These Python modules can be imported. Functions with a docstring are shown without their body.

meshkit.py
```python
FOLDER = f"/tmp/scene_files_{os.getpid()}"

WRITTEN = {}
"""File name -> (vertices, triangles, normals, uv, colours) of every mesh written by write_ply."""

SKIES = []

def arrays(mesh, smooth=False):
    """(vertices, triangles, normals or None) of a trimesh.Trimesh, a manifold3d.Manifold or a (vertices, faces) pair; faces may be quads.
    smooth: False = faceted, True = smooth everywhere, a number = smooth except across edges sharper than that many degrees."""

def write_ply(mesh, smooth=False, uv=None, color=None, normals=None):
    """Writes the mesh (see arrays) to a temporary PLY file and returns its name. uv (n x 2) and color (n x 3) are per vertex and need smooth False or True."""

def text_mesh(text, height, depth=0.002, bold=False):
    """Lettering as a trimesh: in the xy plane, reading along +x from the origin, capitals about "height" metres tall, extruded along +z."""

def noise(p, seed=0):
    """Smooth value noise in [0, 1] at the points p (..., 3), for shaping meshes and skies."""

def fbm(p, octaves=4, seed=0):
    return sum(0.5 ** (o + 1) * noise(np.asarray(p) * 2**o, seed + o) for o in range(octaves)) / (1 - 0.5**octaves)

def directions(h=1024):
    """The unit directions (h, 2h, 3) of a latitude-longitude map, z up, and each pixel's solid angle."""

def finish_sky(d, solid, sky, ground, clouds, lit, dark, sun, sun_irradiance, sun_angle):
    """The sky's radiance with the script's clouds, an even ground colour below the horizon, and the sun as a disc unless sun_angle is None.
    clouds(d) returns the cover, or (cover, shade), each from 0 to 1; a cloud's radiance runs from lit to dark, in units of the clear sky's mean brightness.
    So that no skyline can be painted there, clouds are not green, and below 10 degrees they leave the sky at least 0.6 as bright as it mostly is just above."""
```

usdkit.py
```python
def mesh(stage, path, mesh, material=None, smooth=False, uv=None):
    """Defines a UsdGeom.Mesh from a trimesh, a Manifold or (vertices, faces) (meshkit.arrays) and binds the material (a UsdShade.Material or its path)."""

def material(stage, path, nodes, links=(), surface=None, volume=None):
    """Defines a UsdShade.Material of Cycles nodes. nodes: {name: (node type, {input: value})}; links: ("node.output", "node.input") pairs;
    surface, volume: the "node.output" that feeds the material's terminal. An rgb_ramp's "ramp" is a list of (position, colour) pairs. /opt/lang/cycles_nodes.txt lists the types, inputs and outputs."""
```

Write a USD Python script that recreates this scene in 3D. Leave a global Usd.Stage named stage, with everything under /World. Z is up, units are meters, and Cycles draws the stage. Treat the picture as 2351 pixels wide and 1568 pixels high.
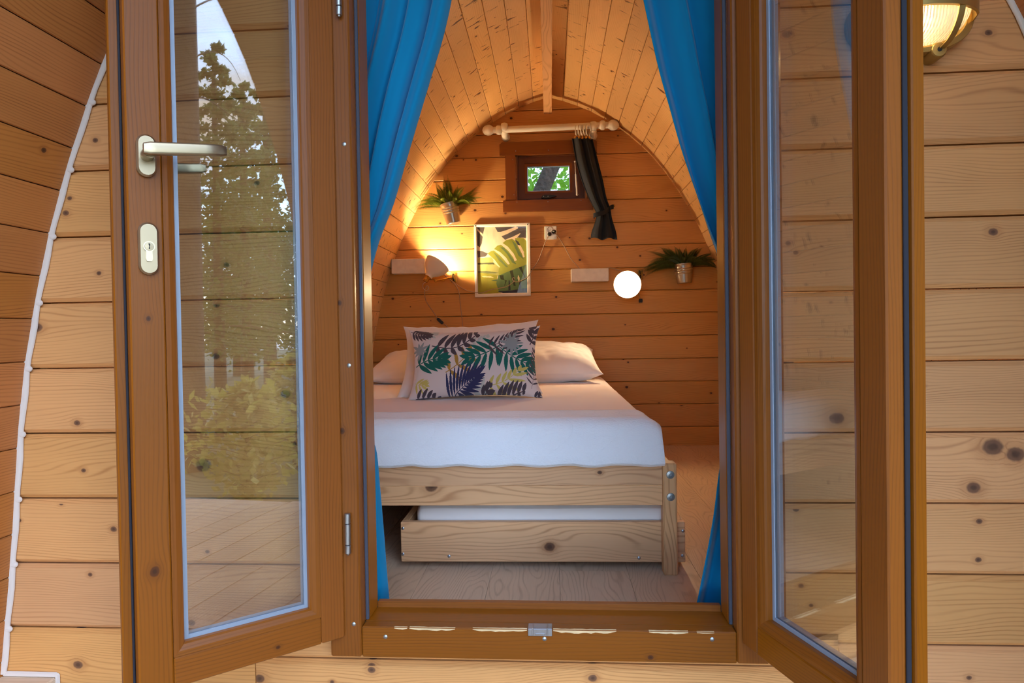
import math, numpy as np, trimesh, manifold3d as m3, shapely, usdkit
from shapely.geometry import Polygon, box as sbox
from pxr import Usd, UsdGeom, UsdLux, UsdShade, Sdf, Gf, Vt
from meshkit import noise, fbm

stage = Usd.Stage.CreateInMemory()
UsdGeom.SetStageUpAxis(stage, 'Z')
UsdGeom.Xform.Define(stage, '/World')
UsdGeom.Scope.Define(stage, '/World/Looks')
V = lambda *a: np.array(a, float)

# ---------------------------------------------------------------- camera, sky, exposure
PW, PH, FPX = 2351, 1568, 1568.0
EYE, YAW, PITCH, ROLL = V(0, -1.334, .69), .0569, -.0155, -.0164
FW = V(-math.sin(YAW) * math.cos(PITCH), math.cos(YAW) * math.cos(PITCH), math.sin(PITCH))
R0 = V(math.cos(YAW), math.sin(YAW), 0)
U0 = np.cross(R0, FW)
RT = math.cos(ROLL) * R0 + math.sin(ROLL) * U0
UP = -math.sin(ROLL) * R0 + math.cos(ROLL) * U0
EXPOSURE = 0.0
cam = UsdGeom.Camera.Define(stage, '/World/camera')
cam.CreateHorizontalApertureAttr(36.0)
cam.CreateFocalLengthAttr(36.0 * FPX / PW)
cam.CreateClippingRangeAttr((0.02, 500.0))
cam.CreateExposureAttr(EXPOSURE)
cam.AddTransformOp().Set(Gf.Matrix4d(*RT, 0, *UP, 0, *(-FW), 0, *EYE, 1))
SKY, LAMP, PORCH = 0.41, 1450.0, 75.0
sky = UsdLux.DomeLight.Define(stage, '/World/sky')
sky.CreateIntensityAttr(1)
UsdShade.MaterialBindingAPI.Apply(sky.GetPrim()).Bind(usdkit.material(stage, '/World/Looks/sky_air', {
    "tc": ("texture_coordinate", {}), "mp": ("mapping", {"scale": (1, 1, 2.2)}),
    "sk": ("sky_texture", {"sky_type": "multiple_scattering", "sun_elevation": .8, "sun_rotation": 2.4, "sun_disc": False, "aerosol_density": 1.5}),
    "n": ("noise_texture", {"scale": 2.4, "detail": 6.0, "roughness": .58}), "r": ("rgb_ramp", {"ramp": [(0.40, (0, 0, 0)), (0.66, (1, 1, 1))]}),
    "mx": ("mix_color", {"b": (3.9, 3.65, 3.4), "use_clamp": False}), "b": ("background_shader", {"strength": SKY})},
    [("tc.generated", "mp.vector"), ("mp.vector", "n.vector"), ("n.fac", "r.fac"), ("r.color", "mx.fac"), ("sk.color", "mx.a"), ("mx.result", "b.color")],
    surface="b.background"))


def ray(px, py):
    return RT * (px - PW / 2) / FPX - UP * (py - PH / 2) / FPX + FW


def hit(px, py, n, c):
    d = ray(px, py)
    n = np.asarray(n, float)
    return EYE + d * ((c - n @ EYE) / (n @ d))


def at(px, py, Y):
    """The point at depth Y that the measured place in the photograph belongs to."""
    return hit(px, py, (0, 1, 0), Y)


def atz(px, py, Z):
    return hit(px, py, (0, 0, 1), Z)


WF = -.0152                       # the front wall stands a hair out of square with the pod
cF, sF = math.cos(WF), math.sin(WF)


def Fr(x, y, z):
    return V(cF * x - sF * (y + 1.334), sF * x + cF * (y + 1.334) - 1.334, z)


def atf(px, py, yp):
    """Front-wall coordinates (x along the wall, y into the pod, z) at depth yp behind its face."""
    n = V(-sF, cF, 0)
    P = hit(px, py, n, n @ Fr(0, yp, 0))
    a, b = P[0], P[1] + 1.334
    return V(cF * a + sF * b, -sF * a + cF * b - 1.334, P[2])


# ---------------------------------------------------------------- prims
used = {}


def path_for(parent, name):
    k = (parent, name)
    n = used.get(k, 0)
    used[k] = n + 1
    return f"{parent}/{name}" + (f"_{n:03d}" if n else "")


def tag(prim, label=None, cat=None, group=None, kind=None):
    for k, v in (('label', label), ('category', cat), ('group', group), ('kind', kind)):
        if v:
            prim.SetCustomDataByKey(k, v)
    return prim


def xf(name, label=None, cat=None, group=None, kind=None, loc=(0, 0, 0), rot=None, parent='/World'):
    """A thing: an Xform whose children are its parts. rot: 3x3 matrix whose columns are its axes."""
    p = path_for(parent, name)
    x = UsdGeom.Xform.Define(stage, p)
    m = np.eye(4)
    if rot is not None:
        m[:3, :3] = np.asarray(rot).T
    m[3, :3] = loc
    x.AddTransformOp().Set(Gf.Matrix4d(*m.ravel()))
    tag(x.GetPrim(), label, cat, group, kind)
    return p


rng = np.random.default_rng(11)


def put(parent, name, mesh, mat, g=None, knots=(), smooth=False, label=None, tone=None, uv=None, col=None, **tags):
    """One Mesh prim. g: grain direction, gives the wood material its coordinates. knots: (along, across, radius)."""
    p = path_for(parent, name)
    if g is not None:
        if not isinstance(mesh, trimesh.Trimesh):
            v, f, _ = __import__('meshkit').arrays(mesh)
        else:
            v, f = np.asarray(mesh.vertices), np.asarray(mesh.faces)
        g = np.asarray(g, float)
        g = g / np.linalg.norm(g)
        n = np.cross(v[f[:, 1]] - v[f[:, 0]], v[f[:, 2]] - v[f[:, 0]])
        n /= np.maximum(np.linalg.norm(n, axis=1, keepdims=True), 1e-12)
        b = np.cross(n, g)
        bl = np.linalg.norm(b, axis=1, keepdims=True)
        e1 = np.cross(g, V(0, 0, 1) if abs(g[2]) < .9 else V(1, 0, 0))
        e1 /= np.linalg.norm(e1)
        e2 = np.cross(g, e1)
        endg = bl[:, 0] < .3
        b = b / np.maximum(bl, 1e-9)
        vv = v[f]
        u_ = np.einsum('fij,j->fi', vv, g)
        w_ = np.einsum('fij,fj->fi', vv, b)
        # keep "across" continuous in sign so that a knot's place is a plain coordinate
        sgn = np.where(b @ V(.3, .2, 1) < 0, -1, 1)[:, None]
        w_ = w_ * sgn
        u_[endg] = np.einsum('fij,j->fi', vv[endg], e1) * .3
        w_[endg] = np.einsum('fij,j->fi', vv[endg], e2)
        uv = np.stack([u_.ravel(), w_.ravel()], 1)
        mesh = trimesh.Trimesh(vv.reshape(-1, 3), np.arange(len(f) * 3).reshape(-1, 3), process=False)
        smooth = False
    me = usdkit.mesh(stage, p, mesh, mat, smooth=smooth, uv=uv)
    api = UsdGeom.PrimvarsAPI(me)
    if g is not None:
        s = rng.random(3)
        if tone is not None:
            s[0] = tone
        api.CreatePrimvar('seed', Sdf.ValueTypeNames.Float3Array, 'constant').Set(Vt.Vec3fArray([Gf.Vec3f(*map(float, s))]))
        ks = list(knots)[:3] + [(0, 0, .0001)] * (3 - min(3, len(knots)))
        for i, k in enumerate(ks):
            api.CreatePrimvar(f'k{i}', Sdf.ValueTypeNames.Float3Array, 'constant').Set(Vt.Vec3fArray([Gf.Vec3f(*map(float, k))]))
    if col is not None:
        api.CreatePrimvar('tint', Sdf.ValueTypeNames.Color3fArray, 'vertex').Set(Vt.Vec3fArray.FromNumpy(np.asarray(col, np.float32)))
    if label:
        tag(me.GetPrim(), label)
    if tags:
        tag(me.GetPrim(), **tags)
    return p


# ---------------------------------------------------------------- shapes
def box(x0, x1, y0, y1, z0, z1, b=0.0):
    """A box with its edges chamfered by b."""
    if b <= 0:
        m = trimesh.creation.box((x1 - x0, y1 - y0, z1 - z0))
        m.apply_translation(((x0 + x1) / 2, (y0 + y1) / 2, (z0 + z1) / 2))
        return m
    lo, hi, pts = V(x0, y0, z0), V(x1, y1, z1), []
    for s in np.ndindex(2, 2, 2):
        c = np.where(np.array(s) > 0, hi, lo)
        d = np.where(np.array(s) > 0, -b, b)
        for k in range(3):
            q = c + d
            q[k] = c[k]
            pts.append(q)
    return hull(pts)


def hull(pts):
    m = m3.Manifold.hull_points(np.asarray(pts, float)).to_mesh()
    return trimesh.Trimesh(m.vert_properties[:, :3], m.tri_verts, process=False)


def loft(rings, cap=True, closed=True):
    """Joins rings (k x n x 3) of equally many points."""
    rings = np.asarray(rings, float)
    k, n = rings.shape[:2]
    v = rings.reshape(-1, 3)
    f = []
    m = n if closed else n - 1
    for i in range(k - 1):
        a = i * n + np.arange(m)
        b = i * n + (np.arange(m) + 1) % n
        f += [np.stack([a, b, b + n], 1), np.stack([a, b + n, a + n], 1)]
    if cap:
        c0, c1 = len(v), len(v) + 1
        v = np.vstack([v, rings[0].mean(0), rings[-1].mean(0)])
        i = np.arange(n)
        f += [np.stack([np.full(n, c0), (i + 1) % n, i], 1), np.stack([np.full(n, c1), (k - 1) * n + i, (k - 1) * n + (i + 1) % n], 1)]
    m = trimesh.Trimesh(v, np.vstack(f), process=False)
    if cap and m.volume < 0:
        m.invert()
    return m


def tube(pts, r, n=8, cap=True):
    pts = np.asarray(pts, float)
    r = np.broadcast_to(r, len(pts))
    t = np.gradient(pts, axis=0)
    t /= np.maximum(np.linalg.norm(t, axis=1, keepdims=True), 1e-9)
    a = np.cross(t[0], V(0, 0, 1) if abs(t[0][2]) < .9 else V(1, 0, 0))
    rings = []
    for p, d, q in zip(pts, t, r):
        a = a - d * (a @ d)
        a /= max(np.linalg.norm(a), 1e-9)
        b = np.cross(d, a)
        w = np.linspace(0, 2 * np.pi, n, endpoint=False)
        rings.append(p + q * (np.cos(w)[:, None] * a + np.sin(w)[:, None] * b))
    return loft(rings, cap)


def spline(pts, n=40):
    from scipy.interpolate import CubicSpline
    pts = np.asarray(pts, float)
    t = np.r_[0, np.cumsum(np.linalg.norm(np.diff(pts, axis=0), axis=1))]
    return CubicSpline(t, pts)(np.linspace(0, t[-1], n))


def lathe(prof, n=32, axis=(0, 0, 1), at_=(0, 0, 0), cap=False):
    """prof: (radius, height) pairs turned about axis."""
    ax = np.asarray(axis, float)
    ax /= np.linalg.norm(ax)
    a = np.cross(ax, V(0, 0, 1) if abs(ax[2]) < .9 else V(1, 0, 0))
    a /= np.linalg.norm(a)
    b = np.cross(ax, a)
    w = np.linspace(0, 2 * np.pi, n, endpoint=False)
    ring = [np.asarray(at_) + h * ax + max(r, 1e-5) * (np.cos(w)[:, None] * a + np.sin(w)[:, None] * b) for r, h in prof]
    return loft(ring, cap)


def cyl(p, q, r, n=16):
    return tube([p, q], r, n)


def ball(c, r, sub=2, s=(1, 1, 1)):
    m = trimesh.creation.icosphere(sub, r)
    m.apply_scale(s)
    m.apply_translation(c)
    return m


def join(*ms):
    return trimesh.util.concatenate([m for m in ms])


def prism(poly, y0, y1):
    """A polygon (x, z) pushed along y."""
    if not isinstance(poly, shapely.Geometry):
        poly = Polygon(poly)
    m = trimesh.creation.extrude_polygon(poly, y1 - y0, engine="earcut")
    v = np.asarray(m.vertices)
    return trimesh.Trimesh(np.stack([v[:, 0], v[:, 2] + y0, v[:, 1]], 1), np.asarray(m.faces)[:, ::-1], process=False)


def grid(P, thick=0.0):
    """A surface through a grid of points (a x b x 3); with a thickness it becomes a closed sheet."""
    P = np.asarray(P, float)
    a, b = P.shape[:2]
    i = (np.arange(a - 1)[:, None] * b + np.arange(b - 1)).ravel()
    f = np.vstack([np.stack([i, i + 1, i + b + 1], 1), np.stack([i, i + b + 1, i + b], 1)])
    v = P.reshape(-1, 3)
    if thick <= 0:
        return trimesh.Trimesh(v, f, process=False)
    n = trimesh.Trimesh(v, f, process=False).vertex_normals
    N = len(v)
    edge = np.r_[np.arange(b), np.arange(1, a) * b + b - 1, (a - 1) * b + np.arange(b - 2, -1, -1), np.arange(a - 2, 0, -1) * b]
    e2 = np.roll(edge, -1)
    side = np.vstack([np.stack([edge, e2 + N, e2], 1), np.stack([edge, edge + N, e2 + N], 1)])
    return trimesh.Trimesh(np.vstack([v, v - n * thick]), np.vstack([f, f[:, ::-1] + N, side]), process=False)


# ---------------------------------------------------------------- materials
def lin(r, g, b):
    c = np.array([r, g, b]) / 255.0
    return tuple(np.where(c <= .04045, c / 12.92, ((c + .055) / 1.055) ** 2.4))


class Net:
    """A small builder of node graphs: n(kind, {inputs}, out) returns "node.out"."""

    def __init__(self):
        self.nodes, self.links = {}, []

    def __call__(self, kind, out, **inp):
        name = f"n{len(self.nodes)}"
        vals = {}
        for k, v in inp.items():
            if isinstance(v, str) and '.' in v and v.split('.')[0] in self.nodes:
                self.links.append((v, f"{name}.{k}"))
            else:
                vals[k] = v
        self.nodes[name] = (kind, vals)
        return f"{name}.{out}"

    def m(self, op, a, b=0.0, c=None, clamp=False):
        kw = dict(math_type=op, value1=a, value2=b, use_clamp=clamp)
        if c is not None:
            kw['value3'] = c
        return self("math", "value", **kw)

    def v(self, op, a, b=(0, 0, 0), out="vector"):
        return self("vector_math", out, math_type=op, vector1=a, vector2=b)

    def mixc(self, fac, a, b, kind="mix"):
        return self("mix_color", "result", blend_type=kind, fac=fac, a=a, b=b)

    def rng_(self, v, a, b, c=0.0, d=1.0, kind="linear"):
        return self("map_range", "result", range_type=kind, value=v, from_min=a, from_max=b, to_min=c, to_max=d, clamp=True)

    def done(self, name, surf):
        return usdkit.material(stage, f'/World/Looks/{name}', self.nodes, self.links, surface=surf)


def wood(name, light, dark, knot, rough=.55, ring=95.0, warp=3.0, amt=.6, coat=0.0, bump=.12, nk=3, rk=None, marks=0.0, tone=.22, spec=.35, fib=.32, blotch=.0, sat=.15, hv=.008, sharp=4.5):
    """Sawn softwood: year rings that bend round the knots, fibres, a tone of its own for each board.
    rk: (cells per metre along, across, share with a knot, radius) of the knots that are strewn at random."""
    N = Net()
    uv = N("texture_coordinate", "UV")
    seed = N("attribute", "vector", attribute="seed")
    P0 = N.v("add", uv, N.v("multiply", seed, (37.0, 11.0, 5.0)))
    across = N("separate_xyz", "y", vector=P0)
    sx = N("separate_xyz", "x", vector=seed)
    bend, mask, halo, core = None, None, None, None

    def add_knot(sub, r):
        nonlocal bend, mask, halo, core
        sc = N.v("multiply", sub, (.8, 1.0, 0.0))
        ln = N.v("length", sc, out="value")
        wob = N("noise_texture", "fac", vector=N.v("multiply", P0, (90.0, 90.0, 0)), scale=1.0, detail=2.0)
        d = N.m("divide", N.m("add", ln, N.m("multiply", N.m("subtract", wob, .5), N.m("multiply", r, .35))), r)
        dv = N("separate_xyz", "y", vector=sub)
        fl = N.m("divide", 1.7, N.m("add", N.m("multiply", d, d), .5), clamp=True)
        b = N.m("multiply", dv, fl)
        k = N.rng_(d, 1.05, .7, kind="smoothstep")
        h = N.rng_(d, 2.6, .9, kind="smoothstep")
        q = N.rng_(d, .62, .2, kind="smoothstep")
        core = q if core is None else N.m("maximum", core, q)
        bend = b if bend is None else N.m("add", bend, b)
        mask = k if mask is None else N.m("maximum", mask, k)
        halo = h if halo is None else N.m("maximum", halo, h)

    for i in range(nk):
        K = N("attribute", "vector", attribute=f"k{i}")
        add_knot(N.v("subtract", uv, K), N("separate_xyz", "z", vector=K))
    if rk:
        ca, cb, share, rad = rk
        q = N.v("multiply", P0, (ca, cb, 0.0))
        vor = dict(dimensions="2D", vector=q, scale=1.0, randomness=.9)
        nm = N("voronoi_texture", "position", **vor)
        colr = nm.split('.')[0] + ".color"
        sub = N.v("multiply", N.v("subtract", q, nm), (1 / ca, 1 / cb, 0.0))
        cr, cg = N("separate_color", "r", color=colr), N("separate_color", "g", color=colr)
        rr = N.m("multiply", N.m("multiply", N.m("add", N.m("multiply", cr, .8), .4), rad), N.m("less_than", cg, share))
        add_knot(sub, N.m("maximum", rr, .0001))
    psi = N.m("subtract", across, bend) if bend else across
    ux = N("separate_xyz", "x", vector=P0)
    flow = N("combine_xyz", "vector", x=ux, y=psi, z=0.0)
    n1 = N("noise_texture", "fac", vector=N.v("multiply", flow, (1.6, 7.0, 0)), scale=1.0, detail=2.0, roughness=.45)
    ph = N.m("add", N.m("multiply", psi, ring), N.m("multiply", n1, warp * 2))
    sn = N.m("sine", N.m("multiply", ph, 6.2832))
    late = N.m("power", N.rng_(sn, -1.0, 1.0), sharp)
    n2 = N("noise_texture", "fac", vector=N.v("multiply", flow, (3.0, 22.0, 0)), scale=1.0, detail=1.0)
    late = N.m("multiply", late, N.rng_(n2, .3, .7, .25, 1.0))
    fibre = N("noise_texture", "fac", vector=N.v("multiply", flow, (14.0, 620.0, 0)), scale=1.0, detail=2.0)
    low = N("noise_texture", "fac", vector=N.v("multiply", P0, (2.2, 9.0, 0)), scale=1.0, detail=3.0)
    f = N.m("add", N.m("multiply", late, amt), N.m("multiply", N.m("subtract", fibre, .5), fib), clamp=True)
    c = N.mixc(f, light, dark)
    val = N.m("add", N.m("add", 1.0 - tone / 2, N.m("multiply", sx, tone)), N.m("multiply", N.m("subtract", low, .5), .25 + blotch))
    sy_ = N("separate_xyz", "y", vector=seed)
    c = N("hsv", "color", hue=N.m("add", .5 - hv / 2, N.m("multiply", sy_, hv)), saturation=N.m("add", 1 - sat / 2, N.m("multiply", sy_, sat)), value=val, fac=1.0, color=c)
    if mask:
        c = N.mixc(N.m("multiply", halo, .35), c, dark)
        c = N.mixc(N.m("multiply", mask, .88), c, knot)
        c = N.mixc(N.m("multiply", core, .6), c, tuple(x * .3 for x in knot))
    if marks:
        mk = N("noise_texture", "fac", vector=N.v("multiply", P0, (52.0, 15.0, 0)), scale=1.0, detail=1.0, distortion=.7)
        mk2 = N("noise_texture", "fac", vector=N.v("multiply", P0, (6.0, 9.0, 0)), scale=1.0, detail=1.0)
        c = N.mixc(N.m("multiply", N.m("multiply", N.rng_(mk, .63, .70), N.rng_(mk2, .46, .58)), marks), c, knot)
    hgt = N.m("add", N.m("multiply", late, -.6), N.m("multiply", fibre, .5))
    nb = N("bump", "normal", height=hgt, strength=bump, distance=.002)
    p = N("principled_bsdf", "BSDF", base_color=c, roughness=rough, specular_ior_level=spec, normal=nb, coat_weight=coat, coat_roughness=.22)
    return N.done(name, p)


def plain(name, c, rough=.5, metal=0.0, bump=None, coat=0.0, sheen=0.0, spec=.5, trans=0.0, mott=0.0):
    N = Net()
    kw = dict(roughness=rough, metallic=metal, coat_weight=coat, sheen_weight=sheen, specular_ior_level=spec)
    pos = N("geometry", "position")
    if mott:
        nz = N("noise_texture", "fac", vector=pos, scale=35.0, detail=4.0)
        kw['base_color'] = N.mixc(N.rng_(nz, .3, .7), c, tuple(x * (1 - mott) for x in c))
    else:
        kw['base_color'] = c
    if bump:
        sc, st, di = bump
        nz = N("noise_texture", "fac", vector=pos, scale=sc, detail=3.0)
        kw['normal'] = N("bump", "normal", height=nz, strength=st, distance=di)
    s = N("principled_bsdf", "BSDF", **kw)
    if trans:
        s = N("mix_closure", "closure", fac=trans, closure1=s, closure2=N("translucent_bsdf", "BSDF", color=c))
    return N.done(name, s)


def glass_pane(name, tint=(1, 1, 1), ior=1.5, rough=0.0, gain=1.0):
    N = Net()
    f0 = ((ior - 1) / (ior + 1)) ** 2
    fr = N.m("multiply", N.m("add", f0, N.m("multiply", N.m("power", N("layer_weight", "facing", blend=.5), 5.0), 1 - f0)), gain, clamp=True)
    s = N("mix_closure", "closure", fac=fr, closure1=N("transparent_bsdf", "BSDF", color=tint), closure2=N("glossy_bsdf", "BSDF", color=(1, 1, 1), roughness=rough))
    return N.done(name, s)


def glow(name, c, strength):
    N = Net()
    return N.done(name, N("emission", "emission", color=c, strength=strength))


def printed(name, rough=.8, sheen=0.0, weave=0.0, coat=0.0):
    """Flat print: the colours come from the mesh."""
    N = Net()
    kw = dict(base_color=N("attribute", "color", attribute="tint"), roughness=rough, sheen_weight=sheen, coat_weight=coat, specular_ior_level=.3)
    if weave:
        nz = N("noise_texture", "fac", vector=N("geometry", "position"), scale=900.0, detail=1.0)
        kw['normal'] = N("bump", "normal", height=nz, strength=weave, distance=.001)
    return N.done(name, N("principled_bsdf", "BSDF", **kw))


PINE_OUT = wood('pine_outside', lin(208, 153, 99), lin(156, 99, 56), lin(100, 68, 52), rough=.55, ring=150, warp=9.0, amt=.6, rk=(2.2, 7.4, .22, .004), tone=.14, fib=.4, sat=.08, hv=.005)
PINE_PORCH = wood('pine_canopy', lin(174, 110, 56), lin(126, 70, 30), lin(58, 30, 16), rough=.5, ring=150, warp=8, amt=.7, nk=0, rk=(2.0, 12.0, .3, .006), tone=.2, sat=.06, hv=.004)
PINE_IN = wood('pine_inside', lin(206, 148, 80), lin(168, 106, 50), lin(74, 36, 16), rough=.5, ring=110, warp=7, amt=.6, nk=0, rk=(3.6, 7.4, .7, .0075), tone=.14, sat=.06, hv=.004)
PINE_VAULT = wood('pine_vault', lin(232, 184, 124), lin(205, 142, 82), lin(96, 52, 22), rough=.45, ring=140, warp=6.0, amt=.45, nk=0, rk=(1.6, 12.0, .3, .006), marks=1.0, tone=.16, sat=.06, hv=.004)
PINE_BED = wood('pine_bed', lin(222, 172, 124), lin(160, 104, 58), lin(92, 58, 40), rough=.5, ring=85, warp=8.0, amt=.62, nk=3, tone=.12, sat=.06, hv=.004)
STAIN = wood('stained_frame', lin(126, 69, 11), lin(89, 45, 7), lin(70, 34, 12), rough=.42, ring=160, warp=4.0, amt=.5, coat=.1, spec=.3, nk=3, tone=.2, fib=.35, bump=.06, sat=.04, hv=.003)
STAIN_DARK = wood('stained_dark', lin(100, 54, 22), lin(72, 36, 14), lin(44, 20, 8), rough=.35, ring=150, warp=4.0, amt=.45, coat=.2, nk=0, tone=.1, sat=.04, hv=.003)
OAK = wood('oak_laminate', lin(212, 184, 154), lin(164, 132, 104), lin(110, 80, 58), rough=.36, ring=60, warp=11, amt=.6, nk=0, tone=.12, fib=.75, bump=.05, sat=.06, hv=.004)
DECK = wood('deck_larch', lin(210, 184, 156), lin(166, 130, 102), lin(80, 50, 34), rough=.7, ring=90, warp=4.0, amt=.45, nk=0, rk=(1.5, 7, .3, .007), tone=.15, sat=.06, hv=.004)
WHITE_PAINT = plain('white_paint', lin(232, 224, 212), .45, bump=(160, .08, .002))
WHITE_PLASTIC = plain('white_plastic', lin(238, 234, 226), .3)
BLACK_PLASTIC = plain('black_plastic', lin(22, 20, 20), .45)
SEAL_WHITE = plain('white_sealant', lin(216, 206, 200), .5)
GASKET = plain('rubber_gasket', lin(66, 70, 84), .5, spec=.35)
LEAF_SEAL = plain('leaf_seal', lin(30, 32, 42), .6, spec=.3)
SPACER = plain('glazing_spacer', lin(142, 156, 176), .4, metal=.3)
STEEL = plain('zinc_steel', lin(176, 182, 188), .32, metal=1.0, bump=(120, .1, .001))
BRONZE = plain('champagne_metal', lin(178, 164, 138), .32, metal=1.0)
PALE = plain('pale_nickel', lin(206, 196, 170), .3, metal=1.0)
BRASS = plain('brass', lin(206, 166, 84), .22, metal=1.0)
CAST = plain('cast_brass', lin(172, 146, 88), .42, metal=.85, bump=(260, .2, .001))
TIN = plain('galvanised_tin', lin(188, 184, 176), .3, metal=1.0, bump=(40, .05, .002))
LINEN = plain('white_linen', lin(242, 236, 236), .85, sheen=.25, spec=.2, bump=(500, .05, .001))
CHALK = plain('chalk_paint', lin(240, 230, 218), .8, mott=.12, bump=(260, .3, .001))
BLUE = plain('blue_cloth', lin(6, 130, 180), .85, sheen=.2, spec=.15, bump=(700, .08, .001), trans=.12)
SASH_SEAL = plain('sash_seal', lin(226, 236, 242), .4, trans=.6)
SHEET = plain('pale_sheet', lin(242, 226, 222), .85, sheen=.2, spec=.2)
ARTGLASS = glass_pane('picture_glazing', (1, 1, 1), 1.4, gain=.45)
GREY_CLOTH = plain('charcoal_velvet', lin(46, 50, 56), .95, sheen=.08, spec=.05)
CORD = plain('textile_cord', lin(168, 142, 116), .7)
CHIP = plain('bare_wood_chip', lin(226, 196, 150), .8, mott=.2)
FERN = plain('fern_green', lin(112, 128, 38), .4, mott=.45, trans=.25)
FERN_DARK = plain('fern_deep_green', lin(78, 92, 36), .45, mott=.4, trans=.2)
SOIL = plain('potting_soil', lin(40, 28, 20), .95)
LEAF_SUN = plain('sunlit_leaf', lin(120, 168, 48), .5, mott=.5, trans=.55)
LEAF_DEEP = plain('conifer_leaf', lin(84, 104, 40), .6, mott=.5, trans=.3)
LEAF_GOLD = plain('yellow_leaf', lin(164, 154, 66), .55, mott=.4, trans=.4)
BARK = plain('tree_bark', lin(70, 58, 50), .95, mott=.5, bump=(22, .8, .03))
GRASS = plain('mown_grass', lin(74, 84, 40), .9, mott=.35)
PANE = glass_pane('double_glazing', (.985, .99, .985), 1.5, gain=3.6)
PANE_CLEAR = glass_pane('clear_glass', (.96, .98, .97), 1.45)
ROOF_SKIN = plain('roof_shingle', lin(70, 46, 34), .9, mott=.4)
# ================================================================ the pod's shell
YB = 2.7286                         # face of the back wall
ZH = V(-.25, -.1, 0, .083, .225, .36, .494, .63, .766, .9, 1.0, 1.1, 1.2, 1.3, 1.4, 1.5, 1.6, 1.7, 1.8, 1.9, 2.0, 2.066)
HH = V(1.158, 1.15, 1.14, 1.13, 1.113, 1.10, 1.088, 1.07, 1.043, 1.01, .98, .945, .906, .861, .808, .75, .683, .604, .502, .373, .195, .0)
half = lambda z: np.interp(z, ZH, HH)
from scipy.interpolate import PchipInterpolator
_t = np.r_[0, np.cumsum(np.hypot(np.diff(HH), np.diff(ZH)))]
_fx, _fz = PchipInterpolator(_t, HH), PchipInterpolator(_t, ZH)
ARC = _t[-1]
NP = 31
cuts = np.linspace(0, ARC, NP + 1)
CXI, CXF = .005, -.031              # middle of the room; of the porch


def shell_plank(i, side, cx, y0, y1, gap=.0007, th=.04, ch=.0022):
    a, b = cuts[i] + gap, cuts[i + 1] - gap
    pa, pb = V(_fx(a), _fz(a)), V(_fx(b), _fz(b))
    d = (pb - pa) / np.linalg.norm(pb - pa)
    n = V(d[1], -d[0])              # outwards
    L = np.linalg.norm(pb - pa)
    sec = [pa + d * ch, pb - d * ch, pb + n * ch, pb + n * th + d * .004 * 0, pa + n * th, pa + n * ch]
    r = [[[cx + side * p[0], y, p[1]] for p in sec] for y in (y0, y1)]
    m = loft(r)
    if m.volume < 0:
        m.invert()
    return m


walls = {s: xf(n, kind='structure') for s, n in ((-1, 'wall_left'), (1, 'wall_right'))}
for s in (-1, 1):
    for i in range(NP):
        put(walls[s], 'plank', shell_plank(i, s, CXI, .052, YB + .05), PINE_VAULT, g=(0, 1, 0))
FX = dict(rot=np.array([[cF, -sF, 0], [sF, cF, 0], [0, 0, 1]]), loc=(-sF * 1.334, cF * 1.334 - 1.334, 0))
porch = xf('ceiling', kind='structure', **FX)
for s in (-1, 1):
    for i in range(NP):
        put(porch, 'plank', shell_plank(i, s, CXF, -.855, .05), PINE_PORCH, g=(0, 1, 0))


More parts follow.
